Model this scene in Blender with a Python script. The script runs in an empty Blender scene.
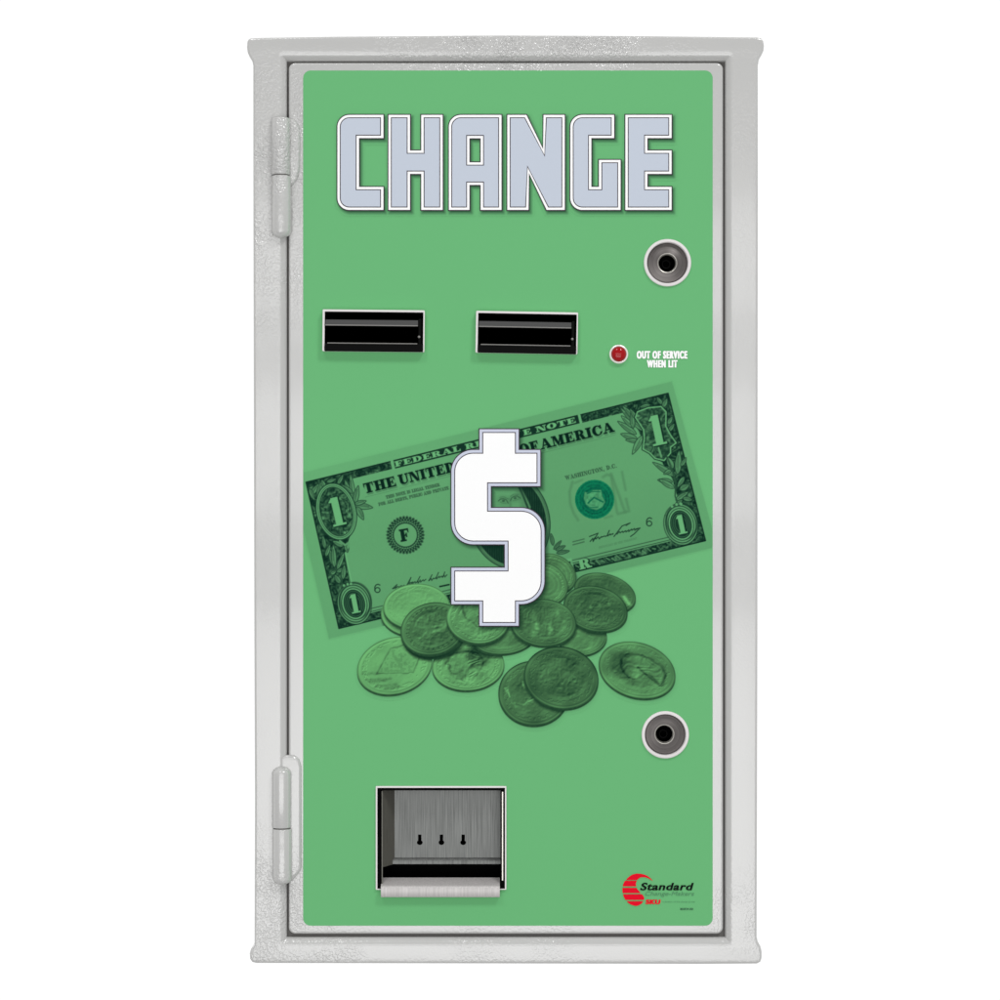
import bpy, bmesh, math, random
import numpy as np
from mathutils import Vector, Matrix
from mathutils.geometry import tessellate_polygon

# ------------------------------------------------------------------ camera, world, lamps, exposure
scene = bpy.context.scene
COL = scene.collection
# one unit is a metre; the machine's door face is the plane y = 0, the front looks towards -Y
DIST = 2.2
cam = bpy.data.cameras.new("camera")
cam.sensor_width = 36.0
cam.lens = 36.0 * DIST / 1.0
cam.clip_start = 0.05
cam.clip_end = 60.0
camo = bpy.data.objects.new("camera", cam)
camo.location = (0, -DIST, 0)
camo.rotation_euler = (math.radians(90), 0, 0)
COL.objects.link(camo)
scene.camera = camo

world = bpy.data.worlds.new("World")
scene.world = world
world.use_nodes = True
wn = world.node_tree
wn.nodes.clear()
wo = wn.nodes.new("ShaderNodeOutputWorld")
wb = wn.nodes.new("ShaderNodeBackground")
tc = wn.nodes.new("ShaderNodeTexCoord")
sx = wn.nodes.new("ShaderNodeSeparateXYZ")
mr = wn.nodes.new("ShaderNodeMapRange")       # plain white world behind the machine, dimmed in front to shape the light
mr.inputs['From Min'].default_value = -0.30
mr.inputs['From Max'].default_value = -0.02
mr.inputs['To Min'].default_value = 0.39
mr.inputs['To Max'].default_value = 1.06
wn.links.new(tc.outputs['Generated'], sx.inputs[0])
wn.links.new(sx.outputs['Y'], mr.inputs['Value'])
wn.links.new(mr.outputs[0], wb.inputs['Strength'])
wb.inputs['Color'].default_value = (1, 1, 1, 1)
wn.links.new(wb.outputs[0], wo.inputs[0])

def area(name, loc, size, power, color=(1, 1, 1)):
    l = bpy.data.lights.new(name, 'AREA')
    l.shape = 'RECTANGLE'
    l.size, l.size_y = size
    l.energy = power
    l.color = color
    o = bpy.data.objects.new(name, l)
    o.location = loc
    o.rotation_euler = (Vector((0, 0, 0)) - Vector(loc)).to_track_quat('-Z', 'Y').to_euler()
    COL.objects.link(o)
    return o

area("overhead_softbox", (1.7, -2.4, 3.2), (0.8, 0.8), 56)
area("overhead_softbox", (-1.1, -2.4, 3.2), (0.7, 0.7), 26)
for z0, z1 in ((0.42, 0.66), (-0.04, 0.25), (-1.46, -0.26)):          # unseen fill panels added in front, gapped to band the paint reflections
    a_ = area("added_front_fill", (-0.1, -2.75, (z0 + z1) / 2), (2.6, z1 - z0), 2.75 * math.pi * 2.6 * (z1 - z0))
    a_.rotation_euler = (math.radians(90), 0, 0)

scene.view_settings.view_transform = 'Standard'
scene.view_settings.look = 'None'
scene.view_settings.exposure = 0
scene.view_settings.gamma = 1
scene.view_settings.use_curve_mapping = False
scene.render.engine = 'CYCLES'
scene.cycles.max_bounces = 8

random.seed(7)
KEY = 1.06        # irradiance on the front, used only to turn measured colours into base colours

def lin(c):
    c = np.asarray(c, dtype=float) / 255.0
    return np.where(c <= 0.04045, c / 12.92, ((c + 0.055) / 1.055) ** 2.4)

def alb(c):
    return tuple(np.minimum(lin(c) / KEY, 0.93))

# ------------------------------------------------------------------ materials
def mat(name, base, rough=0.5, spec=0.5, metal=0.0, **kw):
    m = bpy.data.materials.new(name)
    m.use_nodes = True
    b = m.node_tree.nodes['Principled BSDF']
    b.inputs['Base Color'].default_value = (*base, 1)
    b.inputs['Roughness'].default_value = rough
    b.inputs['Specular IOR Level'].default_value = spec
    b.inputs['Metallic'].default_value = metal
    for k, v in kw.items():
        b.inputs[k.replace('_', ' ')].default_value = v
    return m

def N(m, t, **inp):
    n = m.node_tree.nodes.new(t)
    for k, v in inp.items():
        n.inputs[k.replace('_', ' ')].default_value = v
    return n

def powder_coat():
    m = mat("powder_coat", (0.46, 0.46, 0.45), 0.36, 0.95)
    nt = m.node_tree; L = nt.links
    b = nt.nodes['Principled BSDF']
    co = N(m, "ShaderNodeTexCoord")
    n1 = N(m, "ShaderNodeTexNoise", Scale=380.0, Detail=1.0, Roughness=0.5)
    n2 = N(m, "ShaderNodeTexNoise", Scale=22.0, Detail=2.0, Roughness=0.5)
    n3 = N(m, "ShaderNodeTexNoise", Scale=3.2, Detail=3.0, Roughness=0.6)
    for n in (n1, n2, n3):
        L.new(co.outputs['Object'], n.inputs['Vector'])
    pit = N(m, "ShaderNodeMapRange", From_Min=0.38, From_Max=0.60)
    L.new(n1.outputs['Fac'], pit.inputs['Value'])
    # the orange-peel is heavy only where the coat went on thick: cap centre, hinge side, lower hinge corner
    last = None
    for c_, r_, k_ in (((0.03, 0.455), 0.19, 0.85), ((-0.235, 0.31), 0.17, 0.75), ((-0.24, -0.44), 0.15, 0.6), ((0.0, -0.455), 0.12, 0.22), ((0.232, -0.41), 0.06, 0.22)):
        d_ = N(m, "ShaderNodeVectorMath"); d_.operation = 'DISTANCE'
        fl = N(m, "ShaderNodeVectorMath"); fl.operation = 'MULTIPLY'; fl.inputs[1].default_value = (1, 0, 1)
        L.new(co.outputs['Object'], fl.inputs[0]); L.new(fl.outputs[0], d_.inputs[0])
        d_.inputs[1].default_value = (c_[0], 0, c_[1])
        q_ = N(m, "ShaderNodeMapRange", From_Min=r_, From_Max=r_ * 0.25, To_Min=0.05, To_Max=k_)
        q_.interpolation_type = 'SMOOTHSTEP'
        L.new(d_.outputs['Value'], q_.inputs['Value'])
        if last is None: last = q_.outputs[0]
        else:
            mx_ = N(m, "ShaderNodeMath"); mx_.operation = 'MAXIMUM'
            L.new(last, mx_.inputs[0]); L.new(q_.outputs[0], mx_.inputs[1]); last = mx_.outputs[0]
    pa = N(m, "ShaderNodeMapRange", From_Min=0.36, From_Max=0.58, To_Min=0.25, To_Max=1.0)
    L.new(n2.outputs['Fac'], pa.inputs['Value'])
    am = N(m, "ShaderNodeMath"); am.operation = 'MULTIPLY'
    L.new(last, am.inputs[0]); L.new(pa.outputs[0], am.inputs[1])
    bp = N(m, "ShaderNodeBump", Distance=0.0009)
    L.new(am.outputs[0], bp.inputs['Strength'])
    L.new(pit.outputs[0], bp.inputs['Height'])
    L.new(bp.outputs[0], b.inputs['Normal'])
    rr = N(m, "ShaderNodeMapRange", From_Min=0.3, From_Max=0.7, To_Min=0.15, To_Max=0.24)
    L.new(n3.outputs['Fac'], rr.inputs['Value'])
    L.new(rr.outputs[0], b.inputs['Roughness'])
    b.inputs['Coat Weight'].default_value = 0.45
    b.inputs['Coat Roughness'].default_value = 0.07
    cr = N(m, "ShaderNodeMix"); cr.data_type = 'RGBA'
    cr.inputs[6].default_value = (0.480, 0.479, 0.470, 1)
    cr.inputs[7].default_value = (0.508, 0.508, 0.498, 1)
    L.new(n3.outputs['Fac'], cr.inputs[0])
    L.new(cr.outputs[2], b.inputs['Base Color'])
    return m

def brushed(name, base, rough=0.4, axis='Z', lo=0.72, hi=1.18, scale=900.0, metal=0.9):
    m = mat(name, base, rough, 0.5, metal)
    nt = m.node_tree; L = nt.links
    b = nt.nodes['Principled BSDF']
    co = N(m, "ShaderNodeTexCoord")
    mp = N(m, "ShaderNodeMapping")
    s = {'X': (0.02, 1, 1), 'Z': (1, 1, 0.025)}[axis]
    mp.inputs['Scale'].default_value = s
    n1 = N(m, "ShaderNodeTexNoise", Scale=scale, Detail=3.0, Roughness=0.6)
    L.new(co.outputs['Object'], mp.inputs['Vector'])
    L.new(mp.outputs[0], n1.inputs['Vector'])
    r = N(m, "ShaderNodeMapRange", From_Min=0.3, From_Max=0.7, To_Min=lo, To_Max=hi)
    L.new(n1.outputs['Fac'], r.inputs['Value'])
    mx = N(m, "ShaderNodeVectorMath"); mx.operation = 'SCALE'
    mx.inputs[0].default_value = base
    L.new(r.outputs[0], mx.inputs['Scale'])
    L.new(mx.outputs[0], b.inputs['Base Color'])
    bp = N(m, "ShaderNodeBump", Strength=0.25, Distance=0.0002)
    L.new(n1.outputs['Fac'], bp.inputs['Height'])
    L.new(bp.outputs[0], b.inputs['Normal'])
    return m

def turned_steel():
    """lathe-turned face: fine rings round the object's own origin"""
    m = mat("turned_steel", (0.15, 0.138, 0.133), 0.38, 0.5, 0.7)
    nt = m.node_tree; L = nt.links
    b = nt.nodes['Principled BSDF']
    co = N(m, "ShaderNodeTexCoord")
    sp = N(m, "ShaderNodeSeparateXYZ")
    cb = N(m, "ShaderNodeCombineXYZ")
    ln = N(m, "ShaderNodeVectorMath"); ln.operation = 'LENGTH'
    L.new(co.outputs['Object'], sp.inputs[0])
    L.new(sp.outputs['X'], cb.inputs['X']); L.new(sp.outputs['Z'], cb.inputs['Z'])
    L.new(cb.outputs[0], ln.inputs[0])
    cc = N(m, "ShaderNodeCombineXYZ")
    mu = N(m, "ShaderNodeMath"); mu.operation = 'MULTIPLY'; mu.inputs[1].default_value = 900
    L.new(ln.outputs['Value'], mu.inputs[0]); L.new(mu.outputs[0], cc.inputs['X'])
    n2 = N(m, "ShaderNodeTexNoise", Scale=90.0, Detail=2.0)
    L.new(co.outputs['Object'], n2.inputs['Vector'])
    L.new(n2.outputs['Fac'], cc.inputs['Y'])
    n1 = N(m, "ShaderNodeTexNoise", Scale=1.0, Detail=2.0)
    L.new(cc.outputs[0], n1.inputs['Vector'])
    r = N(m, "ShaderNodeMapRange", From_Min=0.3, From_Max=0.7, To_Min=0.8, To_Max=1.2)
    L.new(n1.outputs['Fac'], r.inputs['Value'])
    mx = N(m, "ShaderNodeVectorMath"); mx.operation = 'SCALE'
    mx.inputs[0].default_value = (0.15, 0.138, 0.133)
    L.new(r.outputs[0], mx.inputs['Scale'])
    L.new(mx.outputs[0], b.inputs['Base Color'])
    bp = N(m, "ShaderNodeBump", Strength=0.3, Distance=0.0002)
    L.new(n1.outputs['Fac'], bp.inputs['Height']); L.new(bp.outputs[0], b.inputs['Normal'])
    return m

def printed():
    """flat print: the ink colour of every point is a mesh attribute"""
    m = mat("printed_ink", (0, 0, 0), 0.7, 0.0)
    a = N(m, "ShaderNodeAttribute"); a.attribute_name = "ink"
    m.node_tree.links.new(a.outputs['Color'], m.node_tree.nodes['Principled BSDF'].inputs['Base Color'])
    return m

GREEN = (108, 183, 122)
M = {
    'paint': powder_coat(),
    'green': mat("green_vinyl", alb(GREEN), 0.7, 0.0),
    'print': printed(),
    'white_ink': mat("white_ink", (0.93, 0.93, 0.93), 0.7, 0.0),
    'blue_ink': mat("pale_blue_ink", alb((196, 204, 217)), 0.7, 0.0),
    'lav_ink': mat("lavender_ink", alb((204, 209, 226)), 0.7, 0.0),
    'grey_ink': mat("grey_ink", alb((70, 62, 70)), 0.7, 0.0),
    'red_ink': mat("red_ink", alb((228, 22, 45)), 0.7, 0.0),
    'black_ink': mat("black_ink", alb((22, 30, 26)), 0.7, 0.0),
    'dim_ink': mat("dim_ink", alb((88, 142, 104)), 0.7, 0.0),
    'dim2_ink': mat("smoky_ink", alb((62, 98, 78)), 0.7, 0.0),
    'white_rim': mat("white_enamel_rim", (0.72, 0.69, 0.69), 0.4, 0.3),
    'black': mat("black_plastic", (0.0012, 0.0012, 0.0013), 0.5, 0.015),
    'hood': mat("dark_grey_plastic", (0.06, 0.06, 0.06), 0.45, 0.2),
    'lipblk': mat("satin_black_plastic", (0.004, 0.004, 0.004), 0.5, 0.03),
    'edge': mat("pale_plastic", (0.20, 0.195, 0.185), 0.4, 0.5),  # pale grey for the guide pin and the painted-in edge glints
    'steel': brushed("brushed_steel", (0.135, 0.14, 0.135), 0.45, metal=0.6, lo=0.68, hi=1.3, scale=800.0),
    'steel_side': brushed("brushed_steel_side", (0.12, 0.118, 0.10), 0.5, metal=0.3, lo=0.8, hi=1.15),
    'steel_lip': brushed("brushed_steel_lip", (0.52, 0.50, 0.49), 0.5, axis='Z', lo=0.85, hi=1.1, scale=700.0, metal=0.2),
    'turned': turned_steel(),
    'bright': mat("polished_steel", (0.62, 0.60, 0.55), 0.38, 0.5, 0.7),
    'chrome': mat("satin_chrome", (0.86, 0.83, 0.80), 0.3, 0.5, 0.2),
    'lens': mat("red_plastic_lens", (0.34, 0.002, 0.005), 0.12, 0.34),
    'pin': mat("dark_pin_steel", (0.03, 0.028, 0.026), 0.4, 0.4, 0.4),
    'gap': mat("door_seal", (0.13, 0.125, 0.12), 0.7, 0.1),
}

# ------------------------------------------------------------------ mesh helpers (pixel-sized millimetres)
def P(px, py):
    return ((px - 500) / 1000.0, (500 - py) / 1000.0)

def link(name, me, mats, parent=None, smooth=None):
    if not isinstance(mats, (list, tuple)):
        mats = [mats]
    for m_ in mats:
        me.materials.append(m_)
    o = bpy.data.objects.new(name, me)
    COL.objects.link(o)
    if parent is not None:
        o.parent = parent
        if parent is ROOT:
            o.matrix_parent_inverse = Matrix.Translation(-ROOT.location)
    if smooth is not None:
        me.set_sharp_from_angle(angle=math.radians(smooth))
    return o

def from_bm(name, bm, mats, parent=None, smooth=40):
    bmesh.ops.recalc_face_normals(bm, faces=bm.faces)
    me = bpy.data.meshes.new(name)
    for f in bm.faces:
        f.smooth = True
    bm.to_mesh(me); bm.free()
    return link(name, me, mats, parent, smooth)

def ccw(p):
    a = sum(p[i][0] * p[(i + 1) % len(p)][1] - p[(i + 1) % len(p)][0] * p[i][1] for i in range(len(p)))
    return p if a > 0 else p[::-1]

def inset(p, d):
    """move every side of a polygon inwards by d (mitred), same point count"""
    p = ccw(p); n = len(p); out = []
    for i in range(n):
        a, b, c = Vector(p[i - 1]), Vector(p[i]), Vector(p[(i + 1) % n])
        e1 = (b - a).normalized(); e2 = (c - b).normalized()
        n1 = Vector((-e1.y, e1.x)); n2 = Vector((-e2.y, e2.x))
        k = n1 + n2
        den = 1 + n1.dot(n2)
        k = k / max(den, 0.18)
        out.append((b.x + k.x * d, b.y + k.y * d))
    return out

def rrect(x0, y0, x1, y1, r, n=8):
    """rounded rectangle in pixel coordinates; r one radius or (tl, tr, br, bl)"""
    if not isinstance(r, (list, tuple)):
        r = (r,) * 4
    if x1 < x0: x0, x1 = x1, x0
    if y1 < y0: y0, y1 = y1, y0
    pts = []
    for (cx, cy, rr, a0) in ((x0, y0, r[0], 180), (x1, y0, r[1], 270), (x1, y1, r[2], 0), (x0, y1, r[3], 90)):
        sx_ = 1 if cx == x0 else -1
        sy_ = 1 if cy == y0 else -1
        if rr <= 0:
            pts.append((cx, cy)); continue
        for k in range(n + 1):
            a = math.radians(a0 + 90 * k / n)
            pts.append((cx + sx_ * rr + rr * math.cos(a), cy + sy_ * rr + rr * math.sin(a)))
    return pts

def circle(cx, cy, r, n=64):
    return [(cx + r * math.cos(2 * math.pi * k / n), cy + r * math.sin(2 * math.pi * k / n)) for k in range(n)]

def plate(bm, outer, holes=(), y0=0.0, y1=0.005, bev=0.0, seg=4, hole_bev=None, mi=0, back=False, hole_profile=None):
    """flat plate, front at y0 (towards the viewer), back at y1, rounded front edges; outlines in px; y in metres"""
    if hole_bev is None: hole_bev = bev
    def prof(b):
        if b <= 0: return [(0, y0)]
        return [(b * (1 - math.sin(t)), y0 + b * 0.001 * (1 - math.cos(t))) for t in [math.pi / 2 * k / seg for k in range(seg + 1)]]
    loops = []
    def ring(pts, y):
        return [bm.verts.new((P(x, z)[0], y, P(x, z)[1])) for x, z in pts]
    caps = []
    for li, pts in enumerate([outer] + list(holes)):
        pts = ccw(pts)
        sgn = 1 if li == 0 else -1
        pr = prof(bev if li == 0 else hole_bev)
        if li > 0 and hole_profile: pr = hole_profile
        rings = [ring(inset(pts, sgn * d) if abs(d) > 1e-9 else pts, y) for d, y in pr]
        rings.append(ring(inset(pts, sgn * pr[-1][0]) if abs(pr[-1][0]) > 1e-9 else pts, y1))
        for a, b in zip(rings, rings[1:]):
            n = len(a)
            for i in range(n):
                f = bm.faces.new((a[i], a[(i + 1) % n], b[(i + 1) % n], b[i])); f.material_index = mi
        caps.append(rings[0])
        loops.append(rings[-1])
    def fill(rs):
        flat = [v for r in rs for v in r]
        tris = tessellate_polygon([[Vector((v.co.x, v.co.z, 0)) for v in r] for r in rs])
        for t in tris:
            try:
                f = bm.faces.new([flat[i] for i in t]); f.material_index = mi
            except ValueError:
                pass
    fill(caps)
    if back: fill(loops)

def flat(bm, pts, y, mi=0, holes=()):
    rs = [[bm.verts.new((P(x, z)[0], y, P(x, z)[1])) for x, z in q] for q in [pts] + list(holes)]
    allv = [v for r in rs for v in r]
    for t in tessellate_polygon([[Vector((v.co.x, v.co.z, 0)) for v in r] for r in rs]):
        try:
            f = bm.faces.new([allv[i] for i in t]); f.material_index = mi
        except ValueError:
            pass

def prism_x(bm, x0, x1, prof, mi=0):
    """profile [(py, y)] swept from x0 to x1 (px)"""
    a = [bm.verts.new((P(x0, z)[0], y, P(x0, z)[1])) for z, y in prof]
    b = [bm.verts.new((P(x1, z)[0], y, P(x1, z)[1])) for z, y in prof]
    n = len(a)
    for i in range(n):
        bm.faces.new((a[i], a[(i + 1) % n], b[(i + 1) % n], b[i])).material_index = mi
    bm.faces.new(a).material_index = mi
    bm.faces.new(b[::-1]).material_index = mi

def lathe(bm, cx, cy, prof, n=64, mi=0):
    """profile [(radius px, y)] turned round the axis through (cx, cy) px"""
    rings = []
    for r, y in prof:
        if r <= 0:
            rings.append([bm.verts.new((P(cx, cy)[0], y, P(cx, cy)[1]))])
        else:
            rings.append([bm.verts.new((P(cx, cy)[0] + r / 1000 * math.cos(2 * math.pi * k / n), y,
                                        P(cx, cy)[1] + r / 1000 * math.sin(2 * math.pi * k / n))) for k in range(n)])
    for a, b in zip(rings, rings[1:]):
        for i in range(n):
            j = (i + 1) % n
            q = [a[i % len(a)], a[j % len(a)], b[j % len(b)], b[i % len(b)]]
            q2 = []
            for v in q:
                if v not in q2: q2.append(v)
            if len(q2) > 2: bm.faces.new(q2).material_index = mi

def lathe_z(bm, cx, y, prof, n=40, mi=0):
    """profile [(radius px, py)] turned round a vertical axis at px cx, depth y"""
    rings = []
    for r, py in prof:
        if r <= 0:
            rings.append([bm.verts.new((P(cx, 0)[0], y, P(0, py)[1]))])
        else:
            rings.append([bm.verts.new((P(cx, 0)[0] + r / 1000 * math.cos(2 * math.pi * k / n),
                                        y + r / 1000 * math.sin(2 * math.pi * k / n), P(0, py)[1])) for k in range(n)])
    for a, b in zip(rings, rings[1:]):
        for i in range(n):
            j = (i + 1) % n
            q2 = []
            for v in [a[i % len(a)], a[j % len(a)], b[j % len(b)], b[i % len(b)]]:
                if v not in q2: q2.append(v)
            if len(q2) > 2: bm.faces.new(q2).material_index = mi

# ------------------------------------------------------------------ the machine
ROOT = bpy.data.objects.new("change_machine", None)
ROOT.location = (0, 0.1, -0.464)
COL.objects.link(ROOT)
ROOT['label'] = "light grey wall change machine with green door graphic, white dollar sign and two bill slots"
ROOT['category'] = "change machine"

# cabinet: face frame with a wider cap and foot, open in front for the door
OUT = [(250.5, 38.6), (262, 38), (340, 36.8), (500, 35.6), (640, 36.2), (757, 37.6), (761, 38.6), (763.2, 41.5), (764, 46),
       (763.4, 51), (761.4, 55.5), (758.8, 60), (757.8, 66), (757.9, 200), (757.6, 420), (757.4, 640), (757, 800),
       (756.6, 936), (757.6, 941), (760.4, 946), (761.6, 951), (761.6, 957.5), (760.2, 961.5), (756.5, 963.4),
       (700, 963.8), (500, 963.3), (300, 962.9), (257, 962.8), (252.5, 961.8), (250.2, 958.5), (249.8, 953), (251.2, 948.5), (254.6, 945),
       (255.0, 800), (254.4, 640), (253.9, 420), (253.4, 200), (253.3, 66), (252.4, 61.5), (249.8, 57.5), (247.8, 53),
       (247, 47.5), (247.4, 42), (248.6, 39.8)]
FY = -0.0035
HOLE = rrect(277.6, 51.8, 734.4, 946.6, 6, 6)
hp = []
for k in range(9):                                  # rolled edge round the door opening
    t = math.radians(66) * k / 8
    hp.append((-(9.0 * math.sin(t) / math.sin(math.radians(66))), FY + 0.0056 * (1 - math.cos(t)) / (1 - math.cos(math.radians(66)))))
bm = bmesh.new()
plate(bm, OUT, [HOLE], FY, 0.24, bev=2.6, seg=5, hole_profile=hp, back=False)
cab = from_bm("cabinet", bm, M['paint'], ROOT, 50)
bm = bmesh.new()
flat(bm, OUT, 0.2395); b_ = from_bm("rear_panel", bm, M['paint'], cab)

# front holes shared by door and decal
def rot(pts, cx, cy, deg):
    c, s = math.cos(math.radians(deg)), math.sin(math.radians(deg))
    return [(cx + (x - cx) * c - (y - cy) * s, cy + (x - cx) * s + (y - cy) * c) for x, y in pts]
ACC = [(373.9, 331.3, 0.55), (526.7, 333.1, 1.0)]
LOCKS = [(667.4, 262.9), (665.2, 734.6)]
LED = (618.6, 354.3)
def holes(g):
    h = [rot(rrect(cx - 49.6 + g, cy - 19.4 + g, cx + 49.6 - g, cy + 19.4 - g, 0.6, 2), cx, cy, a) for cx, cy, a in ACC]
    h += [circle(x, y, 22 - g) for x, y in LOCKS]
    h += [circle(LED[0], LED[1], 8 - g, 32)]
    h += [rrect(377.3 + g, 787.2 + g, 504.8 - g, 888 - g, 0.5, 2)]
    return h

DOOR = rrect(288.6, 62.6, 723.2, 934.0, 6.5, 8)
bm = bmesh.new()
plate(bm, DOOR, holes(0), 0.0, 0.035, bev=2.2, seg=5, hole_bev=0)
door = from_bm("door", bm, M['paint'], ROOT, 50)

# decal: thin printed vinyl, writing and pictures are its sub-parts
DY = -0.0004
bm = bmesh.new()
plate(bm, rrect(303.2, 70.6, 712.6, 925.6, 7.5, 8), holes(0.4), DY, -0.00002, bev=0, hole_bev=0)
decal = from_bm("decal", bm, M['green'], ROOT)

# ------------------------------------------------------------------ lettering: outline, white band, inner line, fill
def letter(name, outer, holes_, parent, cols, offs, y=-0.0012, step=0.00014):
    bm = bmesh.new()
    for k, (c, d) in enumerate(zip(cols, offs)):
        o_ = inset(outer, d) if d else ccw(outer)
        hs = [inset(h, -d) if d else ccw(h) for h in holes_]
        yy = y - step * k
        plate(bm, o_, hs, yy, -0.00045 if k == 0 else yy + step * 0.9, bev=0, hole_bev=0, mi=k)
    return from_bm(name, bm, cols, parent, 30)

def Z(pts, s, ox, oy):
    out = []
    for p in pts:
        if len(p) == 2:
            out.append((ox + p[0] / s, oy + p[1] / s))
        else:                                   # (cx, cy, r, a0, a1) arc
            cx, cy, r, a0, a1 = p
            n = 12
            for k in range(n + 1):
                a = math.radians(a0 + (a1 - a0) * k / n)
                out.append((ox + (cx + r * math.cos(a)) / s, oy + (cy + r * math.sin(a)) / s))
    return out

T, B_, R_ = 71, 555, 64
LET = {
    'C': (Z([(83 + R_, T + R_, R_, 180, 270), (322, T), (322, 196), (200, 196), (200, 431), (322, 431), (322, B_), (83 + R_, B_ - R_, R_, 90, 180)], 5, 320, 100), []),
    'H': (Z([(338, T), (455, T), (455, 249), (502, 249), (502, T), (618, T), (618, B_), (502, B_), (502, 375), (455, 375), (455, B_), (338, B_)], 5, 320, 100), []),
    'A': (Z([(640 + R_, T + R_, R_, 180, 270), (912, T), (912, B_), (799, B_), (799, 430), (752, 430), (752, B_), (640, B_)], 5, 320, 100),
          [Z([(752, 197), (799, 197), (799, 308), (752, 308)], 5, 320, 100)]),
    'N': (Z([(32, T), (135, T), (213, 236), (213, T), (328, T), (328, B_), (230, B_), (147, 377), (147, B_), (32, B_)], 5, 500, 100), []),
    'G': (Z([(347 + R_, T + R_, R_, 180, 270), (575, T), (575, 196), (461, 196), (461, 431), (490, 431), (490, 296), (607, 296), (607, B_), (347 + R_, B_ - R_, R_, 90, 180)], 5, 500, 100), []),
    'E': (Z([(622, T), (862, T), (862, 196), (741, 196), (741, 249), (862, 249), (862, 375), (741, 375), (741, 431), (862, 431), (862, B_), (622, B_)], 5, 500, 100), []),
}
for k in "CHANGE":
    letter("letter", LET[k][0], LET[k][1], decal, [M['grey_ink'], M['white_ink'], M['grey_ink'], M['blue_ink']], [0, 0.95, 3.35, 4.2])

DOLLAR = Z([(255, 80), (433, 80), (433, 170), (527, 170), (527, 335), (312, 335), (312, 422), (440, 422 + 105, 105, -90, 0), (545, 743, 0.01, 0, 0),
            (545 - 105, 743, 105, 0, 90), (433, 848), (433, 942), (255, 942), (255, 848), (133, 848), (133, 682), (365, 682), (365, 588),
            (133 + 98, 490, 98, 90, 180), (133 + 98, 170 + 98, 98, 180, 270), (255, 170)], 4.35, 420, 410)
def dedupe(p):
    q = []
    for a in p:
        if not q or math.hypot(a[0] - q[-1][0], a[1] - q[-1][1]) > 0.05: q.append(a)
    return q
DOLLAR = dedupe(DOLLAR)
letter("dollar_sign", DOLLAR, [], decal, [M['grey_ink'], M['lav_ink'], M['grey_ink'], M['white_ink']], [0, 0.95, 3.75, 4.65])

# ------------------------------------------------------------------ printed artwork: a small painter on a point grid
def sdf_poly(X, Y, pts):
    d = np.full(X.shape, 1e9); s = np.zeros(X.shape, bool)
    n = len(pts)
    for i in range(n):
        ax, ay = pts[i - 1]; bx, by = pts[i]
        ex, ey = bx - ax, by - ay
        wx, wy = X - ax, Y - ay
        t = np.clip((wx * ex + wy * ey) / (ex * ex + ey * ey + 1e-12), 0, 1)
        d = np.minimum(d, (wx - t * ex) ** 2 + (wy - t * ey) ** 2)
        if ay != by:
            c = (ay > Y) != (by > Y)
            s ^= c & (X < (bx - ax) * (Y - ay) / (by - ay) + ax)
    d = np.sqrt(d)
    return np.where(s, -d, d)

def sdf_line(X, Y, pts):
    d = np.full(X.shape, 1e9)
    for (ax, ay), (bx, by) in zip(pts, pts[1:]):
        ex, ey = bx - ax, by - ay
        wx, wy = X - ax, Y - ay
        t = np.clip((wx * ex + wy * ey) / (ex * ex + ey * ey + 1e-12), 0, 1)
        d = np.minimum(d, (wx - t * ex) ** 2 + (wy - t * ey) ** 2)
    return np.sqrt(d)

def sdf_ell(X, Y, cx, cy, rx, ry, deg=0):
    c, s = math.cos(math.radians(deg)), math.sin(math.radians(deg))
    u = (X - cx) * c + (Y - cy) * s; v = -(X - cx) * s + (Y - cy) * c
    q = np.sqrt((u / rx) ** 2 + (v / ry) ** 2) + 1e-9
    g = np.sqrt((u / rx ** 2) ** 2 + (v / ry ** 2) ** 2) + 1e-9
    return q * (q - 1) / g

_rng = np.random.RandomState(11)
_tab = _rng.rand(256, 256)
def noise(X, Y, s, seed=0):
    x = X / s + seed * 17.3; y = Y / s + seed * 9.7
    xi = np.floor(x).astype(int); yi = np.floor(y).astype(int)
    fx = x - xi; fy = y - yi
    fx = fx * fx * (3 - 2 * fx); fy = fy * fy * (3 - 2 * fy)
    g = lambda a, b: _tab[a & 255, b & 255]
    return (g(xi, yi) * (1 - fx) + g(xi + 1, yi) * fx) * (1 - fy) + (g(xi, yi + 1) * (1 - fx) + g(xi + 1, yi + 1) * fx) * fy

def tone(t):
    """tone 1 = bare green vinyl, 0 = full dark green ink, above 1 a little brighter"""
    t = np.asarray(t, float)[..., None]
    dark = np.array([9, 38, 30.]); mid = np.array([64, 108, 76.]); g = np.array(GREEN, float); hi = np.array([124, 205, 140.])
    a = np.clip(t / 0.5, 0, 1); b = np.clip((t - 0.5) / 0.5, 0, 1); c = np.clip((t - 1) / 0.3, 0, 1)
    return ((dark * (1 - a) + mid * a) * (1 - b) + g * b) * (1 - c) + hi * c

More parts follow.
